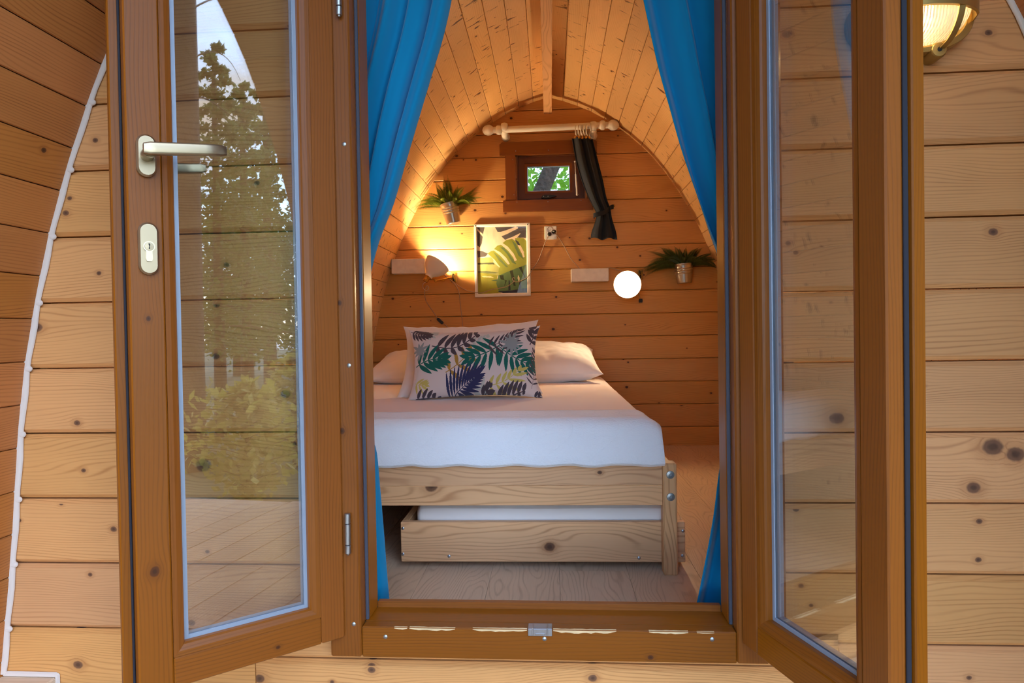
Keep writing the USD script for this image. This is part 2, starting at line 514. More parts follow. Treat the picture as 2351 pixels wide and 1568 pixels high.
def skin(cx, y0, y1, off):
    t = np.linspace(0, ARC, 40)
    x, z = _fx(t), _fz(t)
    dx, dz = np.gradient(x), np.gradient(z)
    l = np.hypot(dx, dz)
    X = np.r_[cx - (x + dz / l * off), (cx + (x + dz / l * off))[::-1]]
    Z = np.r_[z - dx / l * off, (z - dx / l * off)[::-1]]
    return grid(np.stack([np.stack([X, np.full_like(X, y), Z], -1) for y in np.linspace(y0, y1, 3)]), .012)


struct_roof = xf('roof', kind='structure')
put(struct_roof, 'roof_skin', skin(CXI, .03, YB + .09, .055), ROOF_SKIN)
put(struct_roof, 'porch_skin', skin(CXF, -.86, .10, .055), ROOF_SKIN)

# ---------------------------------------------------------------- ridge beam
bm = xf('ridge_beam', kind='structure')
put(bm, 'beam', box(-.021, .026, .06, 2.66, 1.945, 2.06, .002), PINE_BED, g=(0, 1, 0), tone=.8)

# ---------------------------------------------------------------- front wall
front = xf('wall_front', kind='structure', **FX)
WT = .044


def groove_section(z0, z1, th, ch=.008, dp=.009, gap=.0017):
    """Section (y, z) of a board whose front edges are bevelled."""
    return [(0, z0 + gap + ch), (0, z1 - gap - ch), (dp, z1 - gap), (th, z1 - gap), (th, z0 + gap), (dp, z0 + gap)]


def wall_plank(z0, z1, xa, xb, th=WT, **k):
    """A board between x = xa(z) and x = xb(z); the front face is y = 0."""
    sec = groove_section(z0, z1, th, **k)
    m = loft([[[xa(z), y, z] for y, z in sec], [[xb(z), y, z] for y, z in sec]])
    if m.volume < 0:
        m.invert()
    return m


def knots_px(lst):
    out = []
    for px, py, r in lst:
        P = atf(px, py, 0)
        out.append((P[0], P[2], r * .9 * 1.334 / FPX))
    return out


KL = knots_px([(86, 752, 13), (151, 489, 8), (219, 322, 7), (227, 627, 6), (177, 971, 8), (192, 1080, 6), (207, 1319, 6), (179, 1526, 12), (261, 1215, 8), (655, 905, 12), (467, 1068, 19), (496, 818, 9), (497, 700, 8), (520, 608, 7), (440, 1430, 9), (45, 1195, 5), (160, 455, 6), (590, 420, 7)])
KR = knots_px([(2280, 1026, 22), (2332, 1043, 20), (2235, 1120, 15), (1921, 960, 16), (2129, 1086, 7), (2248, 1197, 7), (2246, 1285, 7), (2088, 1381, 8), (2068, 418, 8), (1888, 838, 7), (1884, 1041, 6), (1828, 1169, 7), (1839, 1345, 6), (1806, 79, 10), (2280, 532, 10), (1809, 558, 6), (1827, 580, 6), (2270, 75, 8), (2118, 886, 5), (2225, 1556, 6), (1770, 1102, 6), (1862, 1390, 5)])


def in_board(K, z0, z1):
    return sorted([k for k in K if z0 < k[1] < z1], key=lambda k: -k[2])[:3]


XL, XR = -.425, .35                 # the boards stop under the door casings
for n in range(-6, 10):
    for side, z1, K in ((-1, 1.168 - .135 * n, KL), (1, 1.1604 - .135 * n, KR)):
        z0 = z1 - .135
        edge = lambda z, s=side: CXF + s * (half(z) + .012)
        inner = (XL if side < 0 else XR) if z0 > .05 else (-.63 if side < 0 else .52)
        top_open = z0 > 1.745
        if top_open:
            inner = 0.0
        m = wall_plank(z0, z1, edge if side < 0 else (lambda z, i=inner: i), (lambda z, i=inner: i) if side < 0 else edge)
        put(front, 'plank', m, PINE_OUT, g=(1, 0, 0), knots=in_board(K, z0, z1))
KB = knots_px([(853, 1538, 9), (1361, 1557, 10), (596, 1558, 12), (1671, 1527, 6)])
for z0, z1 in ((.0335, .112), (-.10, .0335)):
    put(front, 'plank', wall_plank(z0, z1, lambda z: -.628, lambda z: .518), PINE_OUT, g=(1, 0, 0), knots=in_board(KB, z0, z1), tone=.9)
# white sealant beads where the wall meets the canopy
for side in (-1, 1):
    zz = np.r_[np.arange(-.006, 1.99, .03)]
    path = np.stack([CXF + side * (half(zz) - .003), np.full_like(zz, -.004), zz], 1)
    path[:, 0] += .0015 * np.sin(zz * 46.5)
    ring = []
    for p in path:
        w = np.linspace(0, 2 * np.pi, 8, endpoint=False)
        ring.append(p + np.stack([.0075 * np.cos(w), .0045 * np.sin(w), 0 * w], 1))
    put(front, 'sealant', loft(ring), SEAL_WHITE, smooth=True)
    if side < 0:
        for n in range(-1, 9):
            z = 1.168 - .135 * n
            put(front, 'sealant_dab', ball((CXF - half(z) + .006, -.004, z), .0085, 2, (1, .6, .8)), SEAL_WHITE, smooth=True)
# the step block at the foot of the canopy with its own bead
put(front, 'step_block', box(CXF - half(0) - .01, -1.055, -.16, -.001, -.20, -.012, .003), DECK, g=(1, 0, 0), tone=.5)
put(front, 'sealant', box(CXF - half(0), -1.050, -.006, .001, -.012, -.001, .003), SEAL_WHITE)
put(front, 'sealant', box(-1.056, -1.046, -.006, .001, -.16, -.003, .003), SEAL_WHITE)

# ---------------------------------------------------------------- door frame
frame = xf('trim_1', kind='structure', **FX)
ZT = 1.745
put(frame, 'casing', box(-.4613, -.400, -.03, -.0005, .055, ZT + .06, .003), STAIN, g=(0, 0, 1), knots=[(.5, -.43, .006), (.75, -.43, .005), (1.21, -.44, .005)])
put(frame, 'casing', box(.3222, .3818, -.03, -.0005, .055, ZT + .06, .003), STAIN, g=(0, 0, 1))
put(frame, 'casing', box(-.3995, .3217, -.03, -.0005, ZT, ZT + .06, .003), STAIN, g=(1, 0, 0))
put(frame, 'threshold', box(-.3988, .3210, -.030, .0, .0553, .1154, .0022), STAIN, g=(1, 0, 0), knots=[(.16, .065, .005)], tone=.25)
put(frame, 'threshold_tread', box(-.3988, .3210, .0, .066, .06, .1154, .0005), STAIN, g=(1, 0, 0), tone=.55)
put(frame, 'threshold_lip', box(-.3925, .3140, .0655, .080, .06, .128, .0012), STAIN, g=(1, 0, 0), tone=.5)
for s, x0, x1 in ((-1, -.455, -.3925), (1, .3142, .376)):
    put(frame, 'jamb', box(x0, x1, .008, .068, .115, ZT + .03, .0025), STAIN, g=(0, 0, 1), tone=.6)
    xo = -.3995 if s < 0 else .3215
    put(frame, 'jamb_lining', box(min(xo, xo + s * .05), max(xo, xo + s * .05), 0, .008, .115, ZT, 0), STAIN_DARK, g=(0, 0, 1))
    put(frame, 'gasket', box(-.3994 if s < 0 else .3152, -.3935 if s < 0 else .3214, .0015, .0085, .116, ZT - .02, .001), GASKET)
put(frame, 'head', box(-.46, .38, .0, .068, ZT, ZT + .06, .002), STAIN, g=(1, 0, 0))
put(frame, 'head', box(-.46, .38, .008, .068, ZT + .06, ZT + .2, .002), STAIN, g=(1, 0, 0))


def screw(P, r=.0042, d=(0, -1, 0)):
    d = V(*d)
    return lathe([(0, .0016), (r * .7, .0014), (r, .0004), (r, -.002)], 14, d, P)


for px, py in ((885, 1462), (1250, 1467), (1635, 1468), (812, 1433), (801, 839), (790, 331)):
    P = atf(px, py, -.03)
    put(frame, 'screw', screw((P[0], -.03, P[2])), STEEL, smooth=40)
# strike plate on the threshold
a, b = atf(1212, 1446, -.03), atf(1268, 1460, -.03)
pl = [box(a[0], b[0], -.0325, -.029, b[2], .1168, .0008), box(a[0], b[0], -.031, -.006, .1150, .1172, .0006),
      box(a[0] + .008, a[0] + .011, -.0335, -.012, b[2] + .002, .1188, .0006), box(b[0] - .011, b[0] - .008, -.0335, -.012, b[2] + .002, .1188, .0006),
      box(a[0] + .014, b[0] - .014, -.0335, -.031, b[2] + .002, b[2] + .006, .0006)]
put(frame, 'strike_plate', join(*pl), STEEL)
# paint worn through to bare wood along the front edge
r2 = np.random.default_rng(4)
for xa_, xb_, dep in ((905, 935, 2.5), (940, 1045, 4), (1085, 1210, 4.5), (1270, 1415, 6), (1490, 1580, 4.5), (1600, 1640, 2)):
    n_ = max(4, int((xb_ - xa_) / 9))
    q = np.linspace(xa_, xb_, n_)
    bot, top = [], []
    for i, x in enumerate(q):
        P = atf(x, 1444 + (x - 831) * .011, -.03)
        k = math.sin(math.pi * i / (n_ - 1)) ** .4
        bot.append((P[0], .1132 - .0009 * dep * k * r2.uniform(.3, 1.0)))
        top.append((P[0], .1141))
    put(frame, 'paint_chip', prism(Polygon(bot + top[::-1]).buffer(0), -.0304, -.0295), CHIP)
    f2 = [(x, -.0272 + .0009 * dep * r2.uniform(.2, .7)) for x, _ in bot]
    m = trimesh.creation.extrude_polygon(Polygon([(x, -.0282) for x, _ in bot] + f2[::-1]).buffer(0), .0006, engine='earcut')
    m.apply_translation((0, 0, .1151))
    put(frame, 'paint_chip', m, CHIP)

# ---------------------------------------------------------------- door leaves
LW, LZ0, LZ1, TH = .357, .0965, 1.73, .055


def stadium(w, h, n=10):
    r = w / 2
    t = np.linspace(0, np.pi, n)
    return [(r * math.cos(a), h / 2 - r + r * math.sin(a)) for a in t] + [(-r * math.cos(a), -h / 2 + r - r * math.sin(a)) for a in t]


def plate(poly, y0, y1, bev, cx, cz):
    """A flat polygon plate facing -y with a bevelled rim: base at y0, face at y1 (< y0)."""
    P = Polygon(poly)
    s = (y0 - y1)
    o = [P, P, P.buffer(-bev)]
    rings = []
    base = np.array(poly)
    for k, (sc, y) in enumerate(((0, y0), (0, y1 + bev), (bev, y1))):
        w = base.copy()
        nrm = w / np.maximum(np.linalg.norm(w - 0, axis=1, keepdims=True), 1e-9)
        c = np.clip(w[:, 1], -(w[:, 1].max() - w[:, 0].max()), w[:, 1].max() - w[:, 0].max())
        core = np.stack([np.zeros_like(c), c], 1)
        d = w - core
        d = d / np.maximum(np.linalg.norm(d, axis=1, keepdims=True), 1e-9)
        w = w - d * sc
        rings.append(np.stack([w[:, 0] + cx, np.full(len(w), y), w[:, 1] + cz], 1))
    m = loft(rings)
    if m.volume < 0:
        m.invert()
    return m


def lever(ca, cz, y, sg, dirx, T0):
    """Lever handle: neck off the plate and the grip bent along the door. dirx: which way the grip runs; y: side (-1 inside, 1 outside)."""
    f = lambda d: T0 + y * d
    neck = tube([(ca, f(.008), cz), (ca, f(.030), cz), (ca, f(.041), cz)], [.0105, .010, .0105], 16)
    rings = []
    for t in np.linspace(0, 1, 15):
        x = ca + dirx * (-.011 + .126 * t)
        hh = .0108 - .0014 * t + (-.002 if t in (0, 1) else 0)
        tt = .0075 - .0022 * t + (-.002 if t in (0, 1) else 0)
        d = .047 + .004 * math.sin(t * math.pi * .5) - .006 * max(0, t - .8) * 5
        w = np.linspace(0, 2 * np.pi, 16, endpoint=False)
        cs, sn = np.cos(w), np.sin(w)
        ex = lambda q: np.sign(q) * np.abs(q) ** .5
        rings.append(np.stack([np.full(16, x), f(d) + tt * ex(cs), cz + .001 + .014 * t + hh * ex(sn)], 1))
    return join(neck, loft(rings))


def door_leaf(name, hinge, ang, sg, label_in):
    """A glazed door leaf; x runs along it from the hinge (sg = 1) or to it (sg = -1), y = 0 is its inner face, +y outwards."""
    a = math.radians(ang)
    e, n = V(math.cos(a), math.sin(a), 0), V(math.sin(a), -math.cos(a), 0)
    d = xf(name, kind='structure', rot=np.stack([e, -n, V(0, 0, 1)], 1), loc=(hinge[0], hinge[1], 0))
    X = lambda a0, a1: tuple(sorted((sg * a0, sg * a1)))
    sa, sb = .047, .304              # inner edges of the stiles
    kk = [(.30, sg * .33, .008), (.72, sg * .33, .004)] if sg < 0 else []
    st = STAIN if sg < 0 else STAIN
    put(d, 'stile', box(*X(0.0, sa - .0006), 0, TH, LZ0, LZ1, .0025), st, g=(0, 0, 1), tone=.85)
    put(d, 'stile', box(*X(sb + .0006, LW), 0, TH - .022, LZ0, LZ1, .0025), st, g=(0, 0, 1), knots=kk, tone=.7)
    put(d, 'edge_lip', box(*X(LW - .012, LW + (.018 if sg < 0 else .010)), TH - .021, TH, LZ0 - .004, LZ1, .002), st, g=(0, 0, 1), tone=.4)
    put(d, 'seal', box(*X(LW + .0005, LW + .004), TH - .0295 if sg > 0 else TH - .027, TH - .0215, LZ0, LZ1, .001), LEAF_SEAL)
    put(d, 'rail', box(*X(sa + .0002, sb - .0002), 0, TH, LZ0, .147, .002), st, g=(1, 0, 0), knots=[(sg * .13, .115, .004)] if sg < 0 else [], tone=.7)
    put(d, 'rail', box(*X(sa + .0002, sb - .0002), 0, TH, LZ1 - .06, LZ1, .002), st, g=(1, 0, 0))
    # glazing bead: four mitred mouldings
    z0, z1 = .1475, LZ1 - .0605
    sec = [(0, .0015), (.008, .0022), (.0105, .0035), (.0165, .0065), (.0188, .0105), (.0188, .020), (0, .020)]
    cs = [(sa, z0), (sb, z0), (sb, z1), (sa, z1)]
    ins = [(1, 1), (-1, 1), (-1, -1), (1, -1)]
    for i in range(4):
        j = (i + 1) % 4
        m = loft([[[sg * (cs[k][0] + ins[k][0] * q), y, cs[k][1] + ins[k][1] * q] for q, y in sec] for k in (i, j)])
        if m.volume < 0:
            m.invert()
        put(d, 'bead', m, st, g=(1, 0, 0) if i % 2 == 0 else (0, 0, 1), tone=.5)
    g0, g1, h0, h1 = sa + .0188, sb - .0188, z0 + .0188, z1 - .0188
    for i, (p0, p1, q0, q1) in enumerate(((g0, g0 + .0065, h0, h1), (g1 - .0085, g1, h0, h1), (g0 + .0066, g1 - .0086, h0, h0 + .0065), (g0 + .0066, g1 - .0086, h1 - .0065, h1))):
        put(d, 'spacer', box(*X(p0, p1), .0195, .0222, q0, q1), SPACER)
        put(d, 'spacer', box(*X(p0, p1), .0265, .0385, q0, q1), SPACER)
    put(d, 'pane', box(*X(g0 - .004, g1 + .004), .0225, .0262, h0 - .004, h1 + .004), PANE)
    put(d, 'pane', box(*X(g0 - .004, g1 + .004), .039, .0427, h0 - .004, h1 + .004), PANE_CLEAR)
    sec2 = [(0, TH - .001), (.016, TH - .006), (.0188, .043), (0, .043)]
    for i in range(4):
        j = (i + 1) % 4
        m = loft([[[sg * (cs[k][0] + ins[k][0] * q), y, cs[k][1] + ins[k][1] * q] for q, y in sec2] for k in (i, j)])
        if m.volume < 0:
            m.invert()
        put(d, 'bead', m, st, g=(1, 0, 0) if i % 2 == 0 else (0, 0, 1), tone=.5)
    if sg < 0:
        ca = -.328
        for yy, T0, nm in ((-1, 0.0, 'lever_handle'), (1, TH, 'lever_handle')):
            h = put(d, nm, lever(ca, .987, yy, sg, 1, T0), BRONZE, smooth=50, label='champagne metal lever handle')
            m = plate(stadium(.030, .070), 0, -.0095, .003, ca, .987)
            if yy > 0:
                m.vertices[:, 1] = TH - m.vertices[:, 1]
                m.invert()
            put(h, 'rosette', m, BRONZE, smooth=35)
        lk = put(d, 'lock_plate', plate(stadium(.0305, .0865), 0, -.0085, .003, ca, .835), BRONZE, smooth=35, label='champagne metal keyhole plate')
        kp = [(.0088 * math.cos(t), .0088 * math.sin(t)) for t in np.linspace(-1.02, np.pi + 1.02, 18)]
        kp += [(-.0052, -.020), (-.0035, -.0245), (.0035, -.0245), (.0052, -.020)]
        put(lk, 'lock_cylinder', prism([(x + ca, z + .838) for x, z in kp], -.0108, -.008), PALE)
        put(lk, 'cylinder_plug', lathe([(.0001, .0008), (.0066, .0006), (.0069, 0), (.0069, -.001)], 24, (0, -1, 0), (ca, -.0108, .838)), BRONZE, smooth=40)
        put(lk, 'keyway', prism([(ca - .0009, .8335), (ca + .0011, .8345), (ca + .0002, .838), (ca + .0016, .8405), (ca + .0002, .8432), (ca - .0013, .8425), (ca - .0004, .8395)], -.0124, -.0112), BLACK_PLASTIC)
    return d


HL, HR = V(-.4108, -.0286), V(.350, -.0402)
door_leaf('door_1', HL, 40.3, -1, '')
door_leaf('door_2', HR, -73.0, 1, '')
for px, py0, py1 in ((798, 1178, 1271), (777, -60, 37)):
    a, b = atf(px, py0, -.037), atf(px + (1 if py0 > 0 else .5), py1, -.037)
    hz = xf('hinge', parent=frame)
    r = .0058
    x, y = a[0], -.0385
    zs_ = [b[2], b[2] + (a[2] - b[2]) * .22, b[2] + (a[2] - b[2]) * .74, a[2]]
    for i in range(3):
        put(hz, 'knuckle', lathe([(0, zs_[i] + .0004), (r * .85, zs_[i] + .0005), (r, zs_[i] + .0015), (r, zs_[i + 1] - .0015), (r * .85, zs_[i + 1] - .0005), (0, zs_[i + 1] - .0004)], 18, at_=(x, y, 0)), STEEL, smooth=40)
    put(hz, 'hinge_pin', ball((x, y, zs_[0]), r * .55, 2), STEEL, smooth=True)

# ---------------------------------------------------------------- floor inside
floor = xf('floor', kind='structure')
PWD = .194
r3 = np.random.default_rng(8)
x = -1.15
ci = 0
while x < 1.15:
    y = -.02 - r3.uniform(0, 1.0) if ci % 2 else -.02 - r3.uniform(.2, .8)
    while y < YB:
        ya, yb = max(y, .05), min(y + 1.1, YB)
        if yb > ya + .02:
            put(floor, 'plank', box(x + .0003, x + PWD - .0003, ya + .0003, yb - .0003, -.012, 0, .0004), OAK, g=(0, 1, 0))
        y += 1.1
    x += PWD
    ci += 1
put(floor, 'subfloor', box(-1.16, 1.16, .05, YB + .03, -.06, -.0125), ROOF_SKIN)

# ---------------------------------------------------------------- back wall with its window
back = xf('wall_back', kind='structure')
room = Polygon([(CXI - half(z) - .02, z) for z in ZH[2:]] + [(CXI + half(z) + .02, z) for z in ZH[2:][::-1]]).buffer(.001)
W0, W1 = at(1185, 356, YB), at(1344, 458, YB)      # opening of the window
hole = sbox(W0[0], W1[2], W1[0], W0[2])
BJ = .782
GB = .0011
for n in range(-6, 10):
    z0, z1 = BJ + .1345 * n, BJ + .1345 * (n + 1)
    r_ = sbox(-1.4, z0 + GB, 1.4, z1 - GB).intersection(room)
    for part in getattr(r_.difference(hole), 'geoms', [r_.difference(hole)]):
        if part.is_empty or part.area < 1e-4:
            continue
        m = prism(part, YB + .0045, YB + .045)
        inn = part.intersection(sbox(-2, z0 + GB + .0045, 2, z1 - GB - .0045))
        pcs = [m]
        for q in getattr(inn, 'geoms', [inn]):
            if not q.is_empty:
                pcs.append(prism(q, YB, YB + .0045))
        # bevelled lower and upper edges
        xs = part.bounds
        for zf, zb in ((z0 + GB + .0045, z0 + GB), (z1 - GB - .0045, z1 - GB)):
            lo = part.intersection(sbox(-2, min(zf, zb), 2, max(zf, zb)))
            for q in getattr(lo, 'geoms', [lo]):
                if not q.is_empty:
                    pcs.append(loft([[[x_, YB, zf], [x_, YB + .0045, zb], [x_, YB + .0045, zf]] for x_ in (q.bounds[0], q.bounds[2])]))
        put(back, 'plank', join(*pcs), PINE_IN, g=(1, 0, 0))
put(back, 'outer_skin', prism(room.difference(hole), YB + .0455, YB + .055), ROOF_SKIN)

win = xf('window_1', kind='structure')


def pxbox(p0, p1, y0, y1, b=.0015, Y=YB):
    a, c = at(*p0, Y), at(*p1, Y)
    return box(a[0], c[0], y0, y1, c[2], a[2], b)


a, c = at(1147, 329, YB), at(1370, 352, YB)
put(win, 'casing', prism([(a[0], c[2]), (a[0], a[2] - .014), (a[0] + .016, a[2]), (c[0] - .016, a[2]), (c[0], a[2] - .014), (c[0], c[2])], YB - .022, YB - .0003), STAIN, g=(1, 0, 0), tone=.3)
put(win, 'casing', pxbox((1160, 353), (1185, 461), YB - .018, YB - .0003), STAIN, g=(0, 0, 1), tone=.5)
put(win, 'casing', pxbox((1345, 353), (1362, 459), YB - .018, YB - .0003), STAIN, g=(0, 0, 1), tone=.5)
put(win, 'casing', pxbox((1155, 462), (1361, 483), YB - .020, YB - .0003), STAIN, g=(1, 0, 0), tone=.45)
x0_, x1_, z0_, z1_ = W0[0] + .0004, W1[0] - .0004, W1[2] + .0004, W0[2] - .0004
for q in (box(x0_, x0_ + .009, YB, YB + .06, z0_, z1_), box(x1_ - .009, x1_, YB, YB + .06, z0_, z1_), box(x0_ + .0092, x1_ - .0092, YB, YB + .06, z0_, z0_ + .009), box(x0_ + .0092, x1_ - .0092, YB, YB + .06, z1_ - .009, z1_)):
    put(win, 'reveal', q, STAIN_DARK, g=(1, 0, 0))
# sash: deep frame, inner bead, sealed pane
YS = YB + .022
A0, A1 = at(1190, 361, YS), at(1333, 454, YS)
B0, B1 = at(1204, 376, YS), at(1314, 442, YS)
C0, C1 = at(1210, 382, YS), at(1309, 437, YS)


def ringframe(P, Q, p, q, y0, y1, mat, nm, **k):
    o = [(P[0], P[2]), (Q[0], P[2]), (Q[0], Q[2]), (P[0], Q[2])]
    i = [(p[0], p[2]), (q[0], p[2]), (q[0], q[2]), (p[0], q[2])]
    for a_ in range(4):
        b_ = (a_ + 1) % 4
        put(win, nm, prism([o[a_], o[b_], i[b_], i[a_]], y0, y1), mat, g=(1, 0, 0) if a_ % 2 == 0 else (0, 0, 1), **k)


ringframe(V(x0_ + .009, 0, z1_ - .009), V(x1_ - .009, 0, z0_ + .009), A0, A1, YS - .001, YS + .035, STAIN_DARK, 'outer_frame')
ringframe(A0, A1, B0, B1, YS - .006, YS + .03, STAIN_DARK, 'sash')
ringframe(B0, B1, C0, C1, YS + .002, YS + .022, STAIN, 'bead', tone=.9)
e_ = .005
E0, E1 = V(C0[0] + e_, 0, C0[2] - e_), V(C1[0] - e_, 0, C1[2] + e_)
for a_, (P, Q) in enumerate((((C0[0], C0[2] - e_), (C1[0], C0[2])), ((C0[0], C1[2]), (C1[0], C1[2] + e_)), ((C0[0], C1[2] + e_), (C0[0] + e_, C0[2] - e_)), ((C1[0] - e_, C1[2] + e_), (C1[0], C0[2] - e_)))):
    put(win, 'spacer', box(P[0], Q[0], YS + .014, YS + .02, P[1], Q[1]), SASH_SEAL)
put(win, 'pane', box(C0[0], C1[0], YS + .021, YS + .025, C1[2], C0[2]), PANE_CLEAR)
# catch at the foot of the sash and the stay beside it
h0 = at(1262, 452, YB)
hd = [(0, .004), (.016, .010), (.045, .0085), (.078, .0035), (.086, .001), (.07, -.004), (.04, -.0105), (.012, -.011), (-.004, -.005)]
put(win, 'catch', prism([(h0[0] - .045 + q[0], h0[2] + q[1]) for q in hd], YB - .022, YB - .004), BLACK_PLASTIC, label='black sash catch')
put(win, 'catch_rivet', join(*[ball((h0[0] - .035 + k_, YB - .022, h0[2]), .003, 1) for k_ in (0, .026)]), STEEL, smooth=True)
s0, s1 = at(1320, 371, YB - .01), at(1325, 447, YB - .01)
put(win, 'stay', join(cyl(s0, (s0 + s1) / 2, .0022), cyl((s0 * .62 + s1 * .38), s1, .0052), ball(s1, .0075, 2, (1, 1, 1)), ball(s0, .006, 2)), WHITE_PAINT, smooth=50, label='grey gas stay')
for px, py in ((1184, 347), (1259, 345), (1177, 366), (1180, 447), (1187, 464), (1258, 463), (1334, 460)):
    P = at(px, py, YB - .02)
    put(win, 'screw', screw((P[0], YB - .0225 if py < 350 else YB - .0185 if py < 460 else YB - .0205, P[2]), .0028), STEEL, smooth=40)
# ================================================================ bed
BY = .581                            # front of the bed's foot
bed = xf('bed', 'low pine bed frame with a two-board foot rail and bolted corner post', 'bed')
BXR, BXL = .344, -1.06
put(bed, 'post', box(.3055, BXR, BY, BY + .045, 0, .3145, .0035), PINE_BED, g=(0, 0, 1), tone=.2)
put(bed, 'post', box(BXL, BXL + .0385, BY, BY + .045, 0, .3145, .0035), PINE_BED, g=(0, 0, 1), tone=.3)
put(bed, 'post', box(.3055, BXR, YB - .09, YB - .045, 0, .3145, .0035), PINE_BED, g=(0, 0, 1))
put(bed, 'post', box(BXL, BXL + .0385, YB - .09, YB - .045, 0, .3145, .0035), PINE_BED, g=(0, 0, 1))
kn = at(1377, 1083, BY + .01)
put(bed, 'foot_rail', box(BXL + .039, .305, BY + .010, BY + .034, .2515, .3085, .001), PINE_BED, g=(1, 0, 0), knots=[(kn[0], kn[2] - .002, .0062)], tone=.15)
kn = at(990, 1124, BY + .01)
put(bed, 'foot_rail', box(BXL + .039, .305, BY + .010, BY + .034, .1955, .2512, .001), PINE_BED, g=(1, 0, 0), knots=[(kn[0], .250, .016)], tone=.95)
for x in (.318, BXL + .006):
    put(bed, 'side_rail', box(x, x + .020, BY + .046, YB - .091, .19, .306, .0015), PINE_BED, g=(0, 1, 0), tone=.7)
put(bed, 'head_rail', box(BXL + .04, .305, YB - .075, YB - .050, .19, .305, .0015), PINE_BED, g=(1, 0, 0))
for k in range(12):
    y = BY + .12 + k * .158
    put(bed, 'slat', box(BXL + .027, .3175, y, y + .07, .235, .252, .001), PINE_BED, g=(1, 0, 0))
for px, py in ((1539, 1090), (1540, 1141)):
    P = at(px, py, BY)
    put(bed, 'bolt', lathe([(0, .0005), (.0035, .0005), (.0042, .003), (.0105, .0022), (.0115, 0), (.0115, -.001)], 24, (0, -1, 0), (P[0], BY, P[2])), STEEL, smooth=35)

MT = .425                            # top of the mattress
r4 = np.random.default_rng(3)


def slab(x0, x1, y0, y1, z0, z1, r, nx=60, ny=80, wr=.0025, seed=1):
    """A soft upholstered slab: rounded edges and slight creases."""
    m = trimesh.creation.box((2, 2, 2))
    for _ in range(5):
        m = m.subdivide()
    p = np.asarray(m.vertices)
    c, hx = V((x0 + x1) / 2, (y0 + y1) / 2, (z0 + z1) / 2), V((x1 - x0) / 2, (y1 - y0) / 2, (z1 - z0) / 2)
    q = p * hx
    core = np.clip(q, -(hx - r), hx - r)
    d = q - core
    l = np.linalg.norm(d, axis=1, keepdims=True)
    q = core + np.where(l > 1e-9, d / np.maximum(l, 1e-9) * r, 0)
    q += c
    q[:, 2] += wr * 2 * (fbm(q * V(5, 7, 5), 3, seed) - .5) * (q[:, 2] > c[2])
    return trimesh.Trimesh(q, m.faces, process=False)


put('/World', 'mattress', slab(BXL + .045, .292, BY + .038, YB - .055, .2535, MT, .028), SHEET, smooth=True, label='thick double mattress under a smooth white fitted sheet on the pine bed', cat='mattress')

# folded white coverlet across the foot of the mattress: runs from its back edge over the end of the bed
ys, ye = atz(1100, 952, MT + .004)[1], BY + .030
nu, nv = 120, 70
U_ = np.linspace(0, 1, nu)
path = [(ys, MT + .0085), (ys - .05, MT + .0075), (BY + .09, MT + .005), (BY + .055, MT + .0035), (BY + .026, MT - .012), (BY + .010, MT - .045), (BY - .001, .345), (BY - .0035, .3135)]
pth = spline([(0, y, z) for y, z in path], nv)
xl, xr = BXL + .02, .300
P = np.zeros((nu, nv, 3))
for i, u in enumerate(U_):
    x = xl + (xr - xl) * u
    P[i] = pth
    P[i, :, 0] = x
    over = np.clip((x - .255) / .06, 0, 1)
    drop = .055 * over ** 2
    P[i, :, 2] -= drop * np.clip(1 - (np.arange(nv) / nv) * 1.15, 0, 1) ** .5
    P[i, :, 0] += .012 * over * np.linspace(-.6, 1.2, nv)
    P[i, -14:, 2] += .0025 * math.sin(x * 42) * np.linspace(0, 1, 14) + .0022 * (noise(V(x * 30, 0, 0)) - .5) * np.linspace(0, 1, 14)
    P[i, :, 1] += .012 * (x + .4) * (1 - np.linspace(0, 1, nv)) * .3
w_ = fbm(np.stack([P[..., 0] * 18, P[..., 1] * 60 + P[..., 2] * 20, P[..., 2] * 0], -1), 3, 5) - .5
P[..., 2] += .0022 * w_
# quilted ogee pattern pressed into the cloth
s_ = np.cumsum(np.r_[0, np.linalg.norm(np.diff(pth, axis=0), axis=1)])
COVER = (lambda: (lambda N: N.done('white_coverlet', N("principled_bsdf", "BSDF", base_color=lin(240, 243, 250), roughness=.9, sheen_weight=.2, specular_ior_level=.15, normal=(lambda h: N("bump", "normal", height=h, strength=.55, distance=.003))(
    N.m("add", N("noise_texture", "fac", vector=N.v("multiply", N("geometry", "position"), (140.0, 300.0, 300.0)), scale=1.0, detail=2.0),
        N.m("power", N.m("abs" if False else "absolute", N.m("sine", N.m("add", N.m("multiply", N("separate_xyz", "x", vector=N("texture_coordinate", "UV")), 24.0), N.m("multiply", N.m("sine", N.m("multiply", N("separate_xyz", "y", vector=N("texture_coordinate", "UV")), 24.0)), 1.4)))), .3))))))(Net()))()
cov = grid(P[:, ::-1], .007)
uvs = np.stack([np.tile(np.repeat(xl + (xr - xl) * U_, nv), 2), np.tile(np.tile(s_[::-1], nu), 2)], 1)
cb = put('/World', 'bedspread', cov, COVER, smooth=True, uv=uvs, label='white quilted bedspread folded across the foot of the bed', cat='bedspread')
# second layer peeping out below the hem
P2 = P.copy()[:, -22:]
P2[..., 1] += .006
P2[..., 2] -= .006
put(cb, 'under_layer', grid(P2[:, ::-1], .003), LINEN, smooth=True)

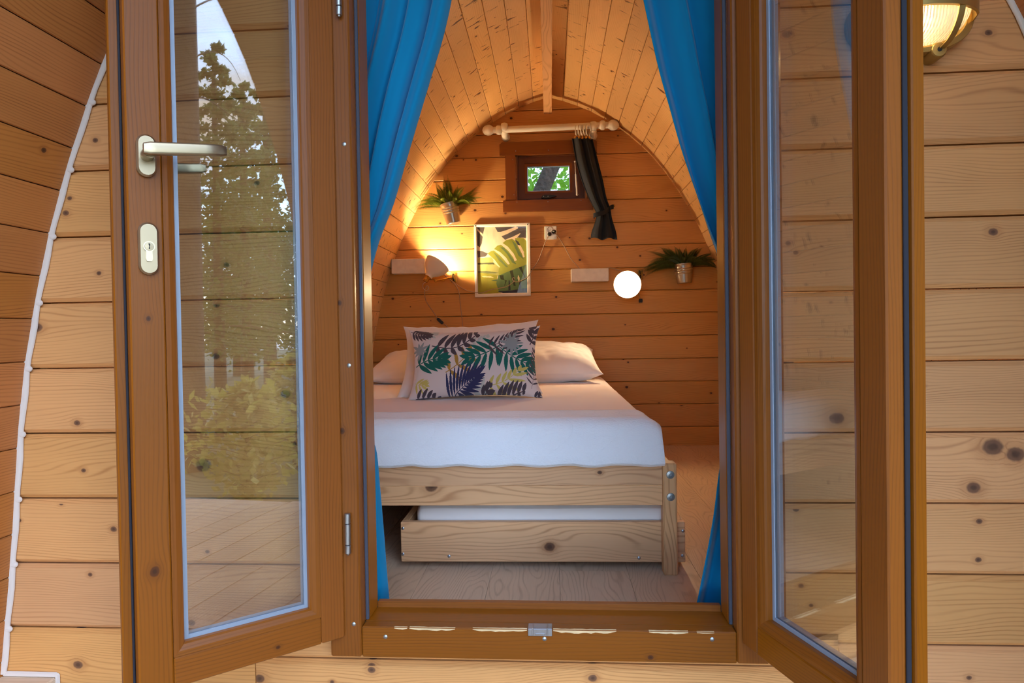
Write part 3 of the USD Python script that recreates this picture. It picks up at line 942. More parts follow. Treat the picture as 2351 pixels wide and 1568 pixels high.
# ---------------------------------------------------------------- trundle drawer under the bed
DY = BY + .047
tr = xf('trundle_bed', 'low pine trundle drawer pushed under the bed, screwed at its corners', 'bed drawer')
DX0, DX1, DZ0, DZ1 = -.446, .3735, .022, .1375
kn = at(1262, 1262, DY)
put(tr, 'front_panel', box(DX0, DX1, DY, DY + .021, DZ0, DZ1, .0015), PINE_BED, g=(1, 0, 0), knots=[(kn[0], kn[2] + .008, .014)], tone=.85)
for x in (DX0 + .0005, DX1 - .0205):
    put(tr, 'side_panel', box(x, x + .020, DY + .0212, YB - .15, DZ0, DZ1, .0012), PINE_BED, g=(0, 1, 0), tone=.5)
put(tr, 'back_panel', box(DX0, DX1, YB - .1498, YB - .13, DZ0, DZ1, .0012), PINE_BED, g=(1, 0, 0))
put(tr, 'base_panel', box(DX0 + .021, DX1 - .021, DY + .0215, YB - .1502, DZ0 + .005, DZ0 + .014), PINE_BED, g=(0, 1, 0))
for x in (DX0 + .06, DX1 - .06):
    for y in (DY + .2, YB - .35):
        put(tr, 'castor', lathe([(0, -.012), (.010, -.012), (.011, -.010), (.011, .010), (.010, .012), (0, .012)], 20, (1, 0, 0), (x, y, .0112)), BLACK_PLASTIC, smooth=40)
for px, py in ((925, 1213), (925, 1272), (1031, 1277), (1467, 1281), (1568, 1219), (1567, 1276)):
    P_ = at(px, py, DY)
    put(tr, 'screw', screw((P_[0], DY - .0004, P_[2]), .0046), STEEL, smooth=40)
put('/World', 'trundle_mattress', slab(-.414, .345, DY + .03, YB - .18, DZ0 + .0145, .178, .036, wr=.004, seed=7), LINEN, smooth=True, label='thin white mattress lying in the trundle drawer under the bed', cat='mattress')


# ---------------------------------------------------------------- pillows
def pillow(w, h, t, seed, n=90, wr=.006, corner=.10, pinch=.06):
    """Pillow in its own frame: x across, z up, y thickness; corners drawn out."""
    s = np.linspace(-1, 1, n)
    S, T = np.meshgrid(s, s, indexing='ij')
    edge = (np.clip(1 - np.abs(S) ** 3.2, 0, 1) ** .62) * (np.clip(1 - np.abs(T) ** 3.0, 0, 1) ** .62)
    X = S * w / 2 * (1 - pinch * (1 - np.abs(T) ** 2.5) * np.abs(S) ** 3 * 1.0)
    Z = T * h / 2 * (1 - pinch * 1.5 * (1 - np.abs(S) ** 2.5) * np.abs(T) ** 3)
    out = []
    for k in (-1, 1):
        q = np.stack([X * 9, Z * 9, np.full_like(X, k * 3.0)], -1)
        rad = np.stack([X * 22 + Z * 6, Z * 13 - X * 8, np.full_like(X, k * 5.0)], -1)
        wv = (fbm(q, 3, seed) - .5) * wr * 2.2 + (fbm(rad, 2, seed + 9) - .5) * wr * (1.2 - edge)
        Y = k * (t / 2 * edge) + wv * np.clip(edge * 2.5, 0, 1) + k * .0012
        out.append(np.stack([X, Y, Z], -1))
    A, B = out
    g1, g2 = grid(A), grid(B)
    N = n * n
    idx = np.arange(N).reshape(n, n)
    e = np.r_[idx[:-1, 0], idx[-1, :-1], idx[::-1, -1][:-1], idx[0, ::-1][:-1]]
    e2 = np.roll(e, -1)
    f = np.vstack([np.asarray(g1.faces), np.asarray(g2.faces)[:, ::-1] + N, np.stack([e, e2, e2 + N], 1), np.stack([e, e2 + N, e + N], 1)])
    m = trimesh.Trimesh(np.vstack([A.reshape(-1, 3), B.reshape(-1, 3)]), f, process=False)
    if m.volume < 0:
        m.invert()
    return m


def pose(m, c, tilt=0.0, roll=0.0, yaw=0.0):
    """tilt: leaning back about x; roll: turned in its own plane; yaw about z (degrees)."""
    for a, ax in ((roll, (0, 1, 0)), (-tilt, (1, 0, 0)), (yaw, (0, 0, 1))):
        m.apply_transform(trimesh.transformations.rotation_matrix(math.radians(a), ax))
    m.apply_translation(c)
    return m


def rest(m, z):
    """Sets a soft thing down: what would sink through the sheet is flattened on it."""
    v = np.asarray(m.vertices)
    low = v[:, 2].min()
    v[:, 2] += z - low - .012
    v[:, 2] = np.where(v[:, 2] < z, z + .0006 * (1 - np.exp((v[:, 2] - z) * 40)), v[:, 2])
    m.vertices = v
    return m


pw = dict(cat='pillow')
m = rest(pose(pillow(.60, .50, .135, 21, wr=.009), (-.665, 2.32, 0), tilt=78, yaw=-2), MT + .001)
put('/World', 'pillow', m, LINEN, smooth=True, label='white pillow lying flat with its pointed tip under the cords of the pale clamp lamp', **pw)
m = rest(pose(pillow(.58, .46, .17, 33, wr=.010), (-.045, 2.26, 0), tilt=76, yaw=3), MT + .001)
put('/World', 'pillow', m, LINEN, smooth=True, label='plump white pillow lying flat beside the patterned cushion, near the bare wall', **pw)
a, b = atz(945, 915, MT), atz(1235, 912, MT)
cu = atz(1090, 918, MT)
m = rest(pose(pillow(.60, .40, .12, 45, wr=.012, pinch=.10), (-.345, cu[1] + .25, MT + .18), tilt=41, roll=-2.5), MT + .0015)
put('/World', 'pillow', m, LINEN, smooth=True, label='white pillow propped upright directly behind the leaf-patterned cushion', **pw)

# the cushion: palm fronds printed on pale linen
CW, CH = .535, .305


def lens(p, d, L, w, curve=0.0):
    d = d / np.linalg.norm(d)
    n = V(-d[1], d[0])
    t = np.linspace(0, 1, 12)
    mid = np.outer(t, d) * L + np.outer(np.sin(t * math.pi / 2) * t, n) * curve * L + p
    wd = w * np.sin(np.pi * t ** .8) ** .8
    tang = np.gradient(mid, axis=0)
    tang /= np.linalg.norm(tang, axis=1, keepdims=True)
    nn = np.stack([-tang[:, 1], tang[:, 0]], 1)
    return Polygon(np.vstack([mid + nn * wd[:, None], (mid - nn * wd[:, None])[::-1]])).buffer(0)


def frond_print(p0, p1, n, L, w, bow=.12, spread=(70, 25), sides=(1, 1), curve=.15, start=.12):
    """A printed palm frond: stem from p0 to p1 and leaflets on either side."""
    p0, p1 = V(*p0), V(*p1)
    d = p1 - p0
    nn = V(-d[1], d[0])
    st = lambda t: p0 + d * t + nn * bow * math.sin(math.pi * t)
    shapes = [shapely.LineString([st(t) for t in np.linspace(0, 1, 14)]).buffer(w * .22)]
    for k in range(n):
        t = start + (1 - start) * k / (n - 1)
        tg = st(min(1, t + .02)) - st(t - .02)
        for s, on in ((1, sides[0]), (-1, sides[1])):
            if not on:
                continue
            a_ = math.radians(spread[0] + (spread[1] - spread[0]) * t) * s
            dd = V(tg[0] * math.cos(a_) - tg[1] * math.sin(a_), tg[0] * math.sin(a_) + tg[1] * math.cos(a_))
            shapes.append(lens(st(t), dd, L * on * (.55 + .45 * math.sin(math.pi * min(1, t * .8 + .2))), w, -s * curve))
    return shapely.union_all(shapes)


def star_print(c, r, n, w, a0=0.0):
    return shapely.union_all([lens(V(*c), V(math.cos(a0 + 6.283 * k / n), math.sin(a0 + 6.283 * k / n)), r * (.75 + .25 * ((k * 7) % 3) / 2), w, .1) for k in range(n)])


TEAL, NAVY, DARK, MUST, LEMON, DOVE, MIST = lin(22, 104, 96), lin(50, 54, 96), lin(80, 70, 80), lin(180, 140, 62), lin(206, 194, 108), lin(150, 160, 164), lin(192, 200, 198)
PRINTS = [(frond_print((1330, 1090), (1240, 900), 4, 150, 22), MIST), (frond_print((1200, 420), (1400, 380), 4, 90, 18), MIST), (frond_print((620, 330), (740, 290), 4, 80, 16), MIST),
          (frond_print((880, 800), (1190, 560), 4, 250, 24, .05, (62, 35), (1, .7), -.2), MUST),
          (frond_print((700, 470), (1260, 350), 7, 230, 28, .17, (85, 60), (.45, 1.0), .3), DARK),
          (frond_print((490, 700), (830, 640), 6, 230, 27, -.08, (75, 30), (1, 1), .18), TEAL),
          (frond_print((1575, 490), (1180, 640), 6, 250, 27, -.05, (78, 35), (.95, 1), .16), TEAL),
          (frond_print((1560, 510), (1960, 730), 7, 235, 26, .05, (80, 35), (1, 1), .15), TEAL),
          (frond_print((870, 1112), (1270, 860), 12, 300, 17, .0, (78, 22), (.75, 1.05), .12), NAVY),
          (frond_print((1375, 965), (1800, 800), 6, 250, 20, .10, (75, 30), (1, .55), .2), LEMON),
          (frond_print((480, 900), (600, 930), 4, 130, 14, .1), LEMON),
          (frond_print((1360, 495), (1850, 250), 9, 190, 14, .14, (70, 20), (1, .8), .15), DARK),
          (star_print((1725, 470), 175, 11, 20, .4), DOVE), (star_print((535, 510), 130, 9, 17, .2), DOVE),
          (frond_print((1470, 1110), (1850, 1030), 6, 190, 24, .0, (50, 60), (.3, 1), .1), DARK), (frond_print((480, 1075), (690, 1060), 4, 130, 20, .0, (70, 40)), DARK),
          (frond_print((400, 245), (640, 320), 7, 130, 15, .05, (60, 25), (1, 1)), DARK), (frond_print((1960, 470), (2010, 200), 5, 130, 24, .1), DARK),
          (frond_print((690, 1090), (860, 1110), 4, 120, 18), NAVY), (frond_print((1960, 1000), (2010, 560), 8, 120, 9, .04), DARK), (frond_print((1980, 1090), (2110, 1040), 4, 90, 18), DARK),
          (frond_print((1320, 1060), (1420, 980), 3, 120, 24), DARK)]
n = 420
m = pillow(CW, CH, .115, 57, n=n, wr=.003, pinch=.10)
v = np.asarray(m.vertices)
x_, z_ = v[:, 0] / CW, v[:, 2] / CH
qx, qy = 1232 + x_ * 1745, 655 - z_ * 900
cols = np.tile(np.array(lin(226, 214, 212)), (len(v), 1))
for sh, c_ in PRINTS:
    shapely.prepare(sh)
    cols[shapely.contains_xy(sh, qx, qy)] = c_
pose(m, (-.305, cu[1] + .075, MT + .145), tilt=20, roll=-1.0, yaw=2)
rest(m, MT + .0012)
cush = put('/World', 'cushion', m, printed('printed_linen', .85, .15, .25), smooth=True, col=cols, label='oblong cushion printed with teal, navy and yellow palm leaves on the bed', cat='cushion')

# ================================================================ curtains at the doorway
def curtain_sheet(xa, xb, zs, y0, folds, amp, seed, nu=120, th=.0012, lean=0.0):
    """Cloth hanging between the edges xa(z) and xb(z); its folds crowd together where it is gathered."""
    nz = len(zs)
    u = np.linspace(0, 1, nu)
    P = np.zeros((nu, nz, 3))
    rr = np.random.default_rng(seed)
    f1, f2, f3 = rr.uniform(0, 6.28, 3)
    for j, z in enumerate(zs):
        a_, b_ = xa[j], xb[j]
        wd = abs(b_ - a_)
        am = amp * (1.1 - .45 * min(1, wd / .3))
        ph = folds * 2 * np.pi * (u ** 1.15)
        P[:, j, 0] = a_ + (b_ - a_) * u + .25 * am * np.sin(ph + 1.4 + f2)
        P[:, j, 1] = y0 + am * np.sin(ph + f1 + .25 * z) + .3 * am * np.sin(2.3 * ph + f3 - .4 * z) + lean * (z - 1)
        P[:, j, 2] = z
    return grid(P, th)


def edge_from_px(pts, Y, zs):
    q = np.array([at(px, py, Y) for px, py in pts])
    o = np.argsort(q[:, 2])
    return PchipInterpolator(q[o, 2], q[o, 0], extrapolate=True)(zs)


CY = .17
zs = np.linspace(.012, 1.66, 110)
zin = lambda pts: edge_from_px(pts, CY, np.clip(zs, .02, 1.5))
e1 = zin([(1030, 0), (1012, 80), (985, 170), (955, 270), (925, 370), (895, 470), (862, 555), (840, 640), (824, 740), (820, 860), (838, 980), (858, 1040), (866, 1120), (875, 1220), (882, 1310), (890, 1400)])
c1 = xf('curtain', 'bright blue curtain held back beside the door leaf with the lever handle', 'curtain', 'blue doorway curtains')
put(c1, 'cloth', curtain_sheet(e1 - .26 + .16 * np.exp(-((zs - .75) / .33) ** 2), e1, zs, CY, 4.2, .022, 5), BLUE, smooth=True)
tz = float(at(820, 800, CY)[2])
e_t = float(np.interp(tz, zs, e1))
put(c1, 'tieback', lathe([(.052, -.02), (.056, -.018), (.056, .018), (.052, .02)], 24, (0, 0, 1), (e_t - .052, CY, tz)), BLUE, smooth=40)
e2 = zin([(1475, 0), (1492, 80), (1510, 160), (1535, 250), (1560, 340), (1590, 430), (1622, 520), (1655, 605), (1680, 700), (1692, 800), (1688, 900), (1662, 985), (1648, 1070), (1634, 1180), (1612, 1300), (1590, 1405)])
c2 = xf('curtain', 'blue curtain held back beside the door leaf without a handle', 'curtain', 'blue doorway curtains')
put(c2, 'cloth', curtain_sheet(e2, e2 + .26 - .16 * np.exp(-((zs - .75) / .33) ** 2), zs, CY, 3.4, .026, 9), BLUE, smooth=True)
e_t = float(np.interp(tz, zs, e2))
put(c2, 'tieback', lathe([(.052, -.02), (.056, -.018), (.056, .018), (.052, .02)], 24, (0, 0, 1), (e_t + .052, CY, tz)), BLUE, smooth=40)
rl = xf('curtain_rail', 'white curtain rail above the doorway inside the pod', 'rail')
put(rl, 'rod', cyl((-.66, CY, 1.672), (.66, CY, 1.672), .009), WHITE_PAINT, smooth=40)
for x in (-.5, .5):
    put(rl, 'bracket', box(x - .008, x + .008, .069, CY, 1.664, 1.68), WHITE_PAINT)

# ================================================================ things on the back wall
# wooden pole with turned ends and the small charcoal curtain
rod = xf('curtain_pole', 'white turned wooden curtain pole above the small window', 'pole')
RY = YB - .085
p0, p1 = at(1160, 293, RY), at(1385, 289, RY)
q0, q1 = at(1123, 299, RY), at(1406, 287, RY)
ax = (p1 - p0) / np.linalg.norm(p1 - p0)
put(rod, 'pole', cyl(q0 + ax * .022, q1 - ax * .022, .0185, 28), WHITE_PAINT, smooth=40)
for c_, s_ in ((q0, -1), (q1, 1)):
    put(rod, 'finial', lathe([(r_ * 1.32, h_ * 1.25) for r_, h_ in [(0, .050), (.010, .047), (.019, .038), (.0235, .024), (.0225, .012), (.016, .001), (.010, -.006), (.0105, -.012), (.018, -.017), (.0205, -.023), (.0205, -.033), (.017, -.040), (.0125, -.043)]], 32, ax * s_, c_ - ax * s_ * .022), WHITE_PAINT, smooth=50)
for px, py in ((1158, 293), (1362, 290)):
    b = at(px, py, RY)
    w = V(b[0] + .002, YB - .0004, b[2] - .034)
    k = xf('bracket', parent=rod)
    put(k, 'cup', lathe([(.0188, -.020), (.0255, -.016), (.0285, 0), (.0255, .016), (.0188, .020)], 28, ax, b), WHITE_PAINT, smooth=50)
    put(k, 'arm', tube(spline([b + V(0, .010, -.018), b + V(0, .03, -.034), V(w[0], YB - .03, w[2]), w], 12), [.021] * 3 + [.0195] * 6 + [.025] * 3, 20), WHITE_PAINT, smooth=50)
drape = xf('curtain', 'small charcoal velvet curtain gathered with a tieback beside the back window', 'curtain')
ring_px = [1323, 1330, 1336, 1342, 1348]
for i, px in enumerate(ring_px):
    c_ = at(px, 296, RY)
    t = np.linspace(0, 2 * np.pi, 25)
    tl = V(math.cos(.9), math.sin(.9) * (.55 + .08 * i), 0)
    put(drape, 'ring', tube(np.stack([c_[0] + .028 * np.sin(t) * .25, RY + .0285 * np.sin(t), c_[2] - .008 + .0285 * np.cos(t)], 1), .0028, 8, False), WHITE_PAINT, smooth=True)
    d_ = at(px - 3 + 2.2 * i, 315, RY)
    put(drape, 'clip', join(cyl(c_ + V(0, 0, -.0375), d_ + V(0, 0, .004), .0016, 6), box(d_[0] - .004, d_[0] + .004, RY - .003, RY + .003, d_[2] - .008, d_[2] + .004, .0008)), BRASS)
TL = [((1314, 316), (1360, 318)), ((1319, 345), (1366, 343)), ((1325, 375), (1373, 372)), ((1334, 405), (1380, 400)), ((1347, 440), (1387, 432)), ((1360, 468), (1394, 462)), ((1368, 484), (1400, 478)), ((1370, 493), (1402, 490)), ((1368, 505), (1405, 505)), ((1361, 525), (1411, 525)), ((1357, 547), (1416, 549))]
A_ = np.array([at(*p, YB - .07) for p, q in TL])
B_ = np.array([at(*q, YB - .07) for p, q in TL])
A_, B_ = spline(A_, 60), spline(B_, 60)
nu = 90
P = np.zeros((nu, 60, 3))
u = np.linspace(0, 1, nu)
for j in range(60):
    wd = np.linalg.norm(B_[j] - A_[j])
    am = .017 * (.6 + .5 * min(1, wd / .13))
    if 36 < j < 46:
        am *= .75
    P[:, j] = A_[j] + np.outer(u, B_[j] - A_[j])
    P[:, j, 1] += am * np.sin(u * 2 * np.pi * 2.3 + .8 + j * .008) + .22 * am * np.sin(u * 2 * np.pi * 4.3 + 1 + j * .02)
    P[:, j, 2] += .006 * np.sin(u * 9 + 1) * (j > 52) * (j - 52) / 8
put(drape, 'cloth', grid(P, .003), GREY_CLOTH, smooth=True)
k0, k1, k2 = at(1366, 493, YB - .10), at(1387, 487, YB - .10), at(1409, 474, YB - .012)
band = [k0 + V(-.002, .045, 0), k0 + V(-.008, .02, 0), k0, k1, (k1 + k2) / 2 + V(0, -.004, .002), k2]
band = spline(band, 26)
put(drape, 'tieback', grid(np.stack([band + V(0, 0, .012), band - V(0, 0, .014)], 1), .003), GREY_CLOTH, smooth=True)
hk = xf('tieback_hook', 'small brass cup hook holding the charcoal curtain tieback', 'hook')
t = np.linspace(-.3, 4.4, 16)
put(hk, 'hook', tube(np.vstack([[(k2[0] + .003, YB - .0003, k2[2] + .004), (k2[0] + .003, YB - .006, k2[2] + .004)], np.stack([np.full(16, k2[0] + .003), YB - .013 + .008 * np.cos(t), k2[2] + .004 + .008 * np.sin(t)], 1)]), .0014, 6), BRASS, smooth=True)
put(hk, 'screw_plate', lathe([(0, .001), (.005, .0008), (.006, 0)], 14, (0, -1, 0), (k2[0] + .003, YB, k2[2] + .004)), BRASS)

# ---------------------------------------------------------------- framed leaf print
pic = xf('picture_frame', 'white framed print of green split leaves hanging on the back wall', 'picture')
C = [at(1089, 516, YB), at(1217, 512, YB), at(1219, 679, YB), at(1091, 683, YB)]
I = [at(1095.5, 522, YB), at(1208, 519.5, YB), at(1210.7, 672, YB), at(1098, 675, YB)]
FYD = YB - .018
for i in range(4):
    j = (i + 1) % 4
    o0, o1, i0, i1 = C[i], C[j], I[i], I[j]
    secs = []
    for o, n_ in ((o0, i0), (o1, i1)):
        secs.append([(o[0], YB - .0006, o[2]), (o[0], FYD + .002, o[2]), (o[0] * .85 + n_[0] * .15, FYD, o[2] * .85 + n_[2] * .15), (o[0] * .3 + n_[0] * .7, FYD + .0015, o[2] * .3 + n_[2] * .7), (n_[0], FYD + .005, n_[2]), (n_[0], YB - .0006, n_[2])])
    m = loft(secs)
    if m.volume < 0:
        m.invert()
    put(pic, 'frame_side', m, WHITE_PAINT)
ART = [([(500, 240), (840, 232), (700, 285), (590, 318), (545, 318)], (98, 94, 96)), ([(612, 395), (700, 360), (890, 262), (895, 240), (860, 228), (1030, 225), (1030, 420), (880, 414), (960, 322), (800, 400), (670, 452)], (98, 94, 96)),
       ([(190, 242), (318, 242), (290, 358), (215, 280)], (98, 90, 86)), ([(193, 300), (285, 400), (270, 520), (235, 582), (193, 545)], (98, 90, 86)), ([(195, 640), (280, 650), (375, 690), (340, 735), (205, 760)], (98, 90, 86)),
       ([(195, 770), (440, 755), (500, 850), (575, 925), (560, 1060), (520, 1100), (600, 1380), (195, 1380)], (184, 184, 110)), ([(195, 1000), (540, 1060), (520, 1200), (560, 1330), (560, 1380), (195, 1380)], (166, 164, 62)),
       ([(200, 850), (470, 845), (490, 875), (330, 870), (205, 880)], (92, 96, 70)), ([(200, 990), (380, 990), (560, 1020), (400, 1030), (210, 1015)], (120, 128, 84)), ([(270, 1075), (420, 1075), (485, 1108), (300, 1092)], (232, 218, 160)),
       ([(440, 1150), (560, 1130), (660, 1150), (540, 1165)], (100, 122, 84)), ([(560, 1060), (800, 950), (1050, 870), (1050, 1300), (900, 1310), (700, 1345), (570, 1340), (520, 1200)], (104, 130, 84)),
       ([(575, 1065), (640, 1060), (650, 1140), (700, 1150), (660, 1245), (680, 1150), (600, 1130)], (64, 66, 44)), ([(750, 985), (800, 980), (850, 1240), (820, 1245)], (70, 72, 50)), ([(905, 925), (950, 915), (1050, 1200), (1000, 1080)], (70, 72, 56)),
       ([(735, 1150), (745, 1150), (765, 1310), (730, 1320)], (62, 60, 70)), ([(915, 1170), (940, 1160), (945, 1310), (910, 1310)], (62, 60, 70)), ([(895, 1060), (920, 1110), (910, 1185), (885, 1110)], (240, 222, 180)),
       ([(555, 1340), (720, 1330), (1050, 1285), (1050, 1362), (640, 1368)], (62, 62, 78)),
       ([(375, 690), (430, 650), (480, 640), (600, 740), (720, 880), (740, 945), (600, 935), (490, 790)], (160, 166, 66)), ([(485, 610), (540, 555), (600, 540), (720, 640), (810, 760), (850, 880), (760, 880), (700, 770), (590, 665)], (156, 164, 64)),
       ([(632, 510), (690, 460), (790, 440), (850, 480), (960, 700), (990, 800), (880, 815), (820, 690), (720, 570)], (158, 164, 62)), ([(838, 432), (900, 420), (990, 430), (1035, 480), (1040, 860), (990, 680), (930, 560)], (166, 172, 70)),
       ([(570, 930), (740, 875), (880, 800), (1000, 750), (1035, 735), (1042, 875), (800, 965), (570, 1060), (560, 1000)], (162, 168, 72)),
       ([(590, 580), (650, 590), (760, 720), (860, 870), (800, 850), (700, 690)], (112, 134, 84)), ([(790, 470), (850, 520), (960, 740), (990, 790), (900, 720)], (112, 134, 84)), ([(470, 660), (560, 740), (720, 920), (690, 920), (560, 800)], (124, 142, 84)), ([(840, 452), (900, 490), (925, 545), (890, 545)], (80, 84, 84)), ([(915, 550), (935, 555), (995, 670), (980, 682)], (246, 222, 184)),
       ([(480, 800), (580, 915), (572, 925), (470, 835)], (250, 232, 190))]
na, nb_ = 170, 230
I2 = [q + V(0, 0, 0) for q in I]
s, t = np.linspace(0, 1, na), np.linspace(0, 1, nb_)
S, T = np.meshgrid(s, t, indexing='ij')
bil = lambda a, b, c, d: a * ((1 - S) * (1 - T))[..., None] + b * (S * (1 - T))[..., None] + c * (S * T)[..., None] + d * ((1 - S) * T)[..., None]
P = bil(*[q - V(0, .006, 0) for q in I2])
Z2 = bil(V(190, 240), V(1030, 220), V(1050, 1362), V(210, 1380))
cols = np.tile(np.array(lin(250, 228, 196)), (na * nb_, 1))
for pl_, c_ in ART:
    sh = Polygon(pl_).buffer(0).buffer(8).buffer(-6)
    shapely.prepare(sh)
    k = shapely.contains_xy(sh, Z2[..., 0].ravel(), Z2[..., 1].ravel())
    cols[k] = np.array(lin(*c_))
cols *= (.88 + .24 * fbm(np.stack([Z2[..., 0].ravel() / 60, Z2[..., 1].ravel() / 120, np.zeros(na * nb_)], 1), 3, 2))[:, None]
put(pic, 'print', grid(P), printed('art_paper', .7), col=cols, smooth=True)
put(pic, 'glazing', loft([[q - V(0, .0085, 0) for q in I], [q - V(0, .0075, 0) for q in I]]), ARTGLASS)
for px, py in ((1092, 518.6), (1211, 515)):
    q = at(px, py, FYD)
    put(pic, 'screw', screw((q[0], FYD - .0004, q[2]), .0032), plain('dark_screw%d' % px, lin(90, 84, 76), .4, metal=.8), smooth=40)

# ---------------------------------------------------------------- white blocks
for (pa, pb, dep, lb) in (((898, 595), (976, 627), .075, 'white painted wooden block on the back wall, partly behind the pale lamp shade'), ((1311, 617), (1398, 645), .07, 'white painted wooden block on the back wall beside the lit round lamp')):
    f = YB - dep
    a, c = at(*pa, f), at(*pb, f)
    put('/World', 'wall_block', box(a[0], c[0], f, YB - .0005, c[2], a[2], .003), CHALK, label=lb, cat='block')

# ---------------------------------------------------------------- socket outlet
so = xf('wall_socket', 'white triple wall socket with two black plugs in it, beside the framed print', 'socket')
a, c = at(1250, 519.5, YB), at(1278.5, 550, YB)
SX, SZ, SW = (a[0] + c[0]) / 2, (a[2] + c[2]) / 2, c[0] - a[0]
put(so, 'plate', box(a[0], c[0], YB - .012, YB - .0004, c[2], a[2], .004), WHITE_PLASTIC, smooth=35)
s1, s2, s3 = at(1262, 528, YB), at(1261.5, 538.5, YB), at(1271, 533, YB)
for q in (s1, s2, s3):
    put(so, 'socket_face', lathe([(.0125, .0016), (.0132, 0), (.0132, -.001)], 28, (0, -1, 0), (q[0], YB - .0118, q[2])) if q is not s1 else join(lathe([(.0148, .0002), (.0158, .0016), (.0168, 0)], 28, (0, -1, 0), (q[0], YB - .0118, q[2])), *[cyl((q[0] + dx, YB - .0119, q[2] + dz), (q[0] + dx, YB - .0131, q[2] + dz), .0019, 10) for dx, dz in ((-.006, -.001), (.006, .003), (0, -.004))]), WHITE_PLASTIC if q is not s1 else plain('socket_grey', lin(150, 140, 130), .5), smooth=40)


def lamp_cord(parent, pts, r=.0023, n=60):
    put(parent, 'cord', tube(spline(pts, n), r, 8), CORD, smooth=True, label='braided beige cord')


def plug(parent, q, d):
    d = V(*d) / np.linalg.norm(d)
    put(parent, 'plug', lathe([(0, .034), (.0045, .032), (.006, .024), (.0105, .018), (.0118, .006), (.0115, 0)], 16, d, q), BLACK_PLASTIC, smooth=50, label='black mains plug')


# ---------------------------------------------------------------- clamp lamps
def lamp(name, label, head, axis, wall_px, arm_pts, strength, foot):
    """Wall spot: bowl shade on a socket, jointed arm, oval wall plate, bulb."""
    L = xf(name, label, 'lamp', 'bedside wall spots')
    ax = V(*axis) / np.linalg.norm(axis)
    H = V(*head)                       # where the shade meets its socket
    out = [(.0205, 0), (.0215, .006), (.024, .016), (.036, .030), (.052, .046), (.064, .064), (.0715, .084), (.0745, .100), (.0755, .1005)]
    inn = [(.0738, .0995), (.0705, .084), (.063, .0645), (.051, .047), (.035, .0315), (.0225, .0175), (.0195, .008), (.0195, .001)]
    put(L, 'shade', lathe(out + inn, 48, ax, H), plain('lamp_enamel', lin(232, 224, 214), .4) if 'lamp_enamel' not in done_m else done_m['lamp_enamel'], smooth=50, label='white enamel bowl shade')
    put(L, 'socket', lathe([(.0, -.034), (.013, -.033), (.0165, -.028), (.0165, -.008), (.0205, -.004), (.0205, .001), (.017, .003), (.0, .003)], 28, ax, H), BRASS, smooth=40, label='brass lamp socket')
    b = H + ax * .056
    bulb = lathe([(0.012, -.046), (.0125, -.030), (.017, -.018), (.0215, -.004), (.0225, .006), (.0195, .016), (.012, .0235), (0, .026)], 28, ax, b)
    put(L, 'bulb', bulb, glow('bulb_%s' % foot, (1.0, .74, .42), strength), smooth=50, label='glowing warm bulb')
    W = at(*wall_px, YB)
    put(L, 'wall_plate', box(W[0] - .018, W[0] + .018, YB - .006, YB - .0004, W[2] - .030, W[2] + .030, .0025), BRASS, smooth=35)
    put(L, 'clamp', tube(spline([W + V(0, -.006, .018), W + V(-.004, -.030, .012), W + V(0, -.034, -.010), W + V(.002, -.007, -.02)], 14), .004, 8), BLACK_PLASTIC, smooth=True)
    J = H - ax * .018
    pts = [W + V(0, -.03, 0)] + [V(*p) for p in arm_pts] + [J]
    for i in range(len(pts) - 1):
        put(L, 'arm', cyl(pts[i], pts[i + 1], .0042, 12), BRASS, smooth=40)
        if i:
            put(L, 'joint', ball(pts[i], .0085, 2), BRASS, smooth=True)
    put(L, 'thumb_screw', join(cyl(J, J + V(.0, -.024, .0), .003, 8), ball(J + V(0, -.026, 0), .007, 2)), BRASS, smooth=True)
    return L, J, W


done_m = {'lamp_enamel': plain('lamp_enamel', lin(232, 224, 214), .4)}
LY = YB - .145
hd = at(983, 636, LY)
l1, J1, W1_ = lamp('clamp_lamp', 'white and brass clamp lamp turned up towards the wall, left of the framed print', hd, (.46, .30, .70), (1042, 637), [at(1000, 645, YB - .12), at(1018, 643, YB - .07)], LAMP, 'a')
D = lambda px, py, d: at(px, py, YB - d)
# cord: from the socket down to the switch, behind the pillow, up again past the arm and along to the outlet
t0 = D(975, 660, .15)
lamp_cord(l1, [J1 + V(-.004, 0, -.016), D(973, 664, .15), D(979, 667, .14), D(984, 659, .13), D(980, 656, .13), D(976, 664, .13), D(975, 672, .12), D(976, 684, .09), D(979, 693, .05), D(989, 708, .02), D(1000, 724, .012), D(1004, 731, .012)], n=90)
lamp_cord(l1, [D(1019, 744, .012), D(1030, 755, .010), D(1040, 768, .008), D(1050, 771, .007), D(1058, 765, .007), D(1061, 755, .007), D(1061, 735, .007), D(1057, 700, .010), D(1053, 670, .014), D(1046, 655, .020), D(1030, 640, .04), D(1018, 628, .05)], n=80)
lamp_cord(l1, [D(1018, 628, .05), D(1031, 640, .045), D(1047, 652, .035), D(1060, 661, .022), D(1075, 668, .020), D(1090, 671, .024), D(1105, 672.5, .026), D(1122, 667, .026), D(1145, 662, .026), D(1165, 657, .026), D(1178, 648, .026), D(1182, 641, .026), D(1179, 637, .027), D(1177, 641, .028), D(1183, 647, .028), D(1195, 645, .026), D(1210, 637, .024), D(1222, 620, .012), D(1232, 605, .010), D(1243, 580, .010), D(1252, 556, .018), D(1260, 541, .030)], n=160)
sw0, sw1 = D(1004, 731, .012), D(1018, 744, .012)
dd = (sw1 - sw0) / np.linalg.norm(sw1 - sw0)
nn = np.cross(dd, V(0, -1, 0))
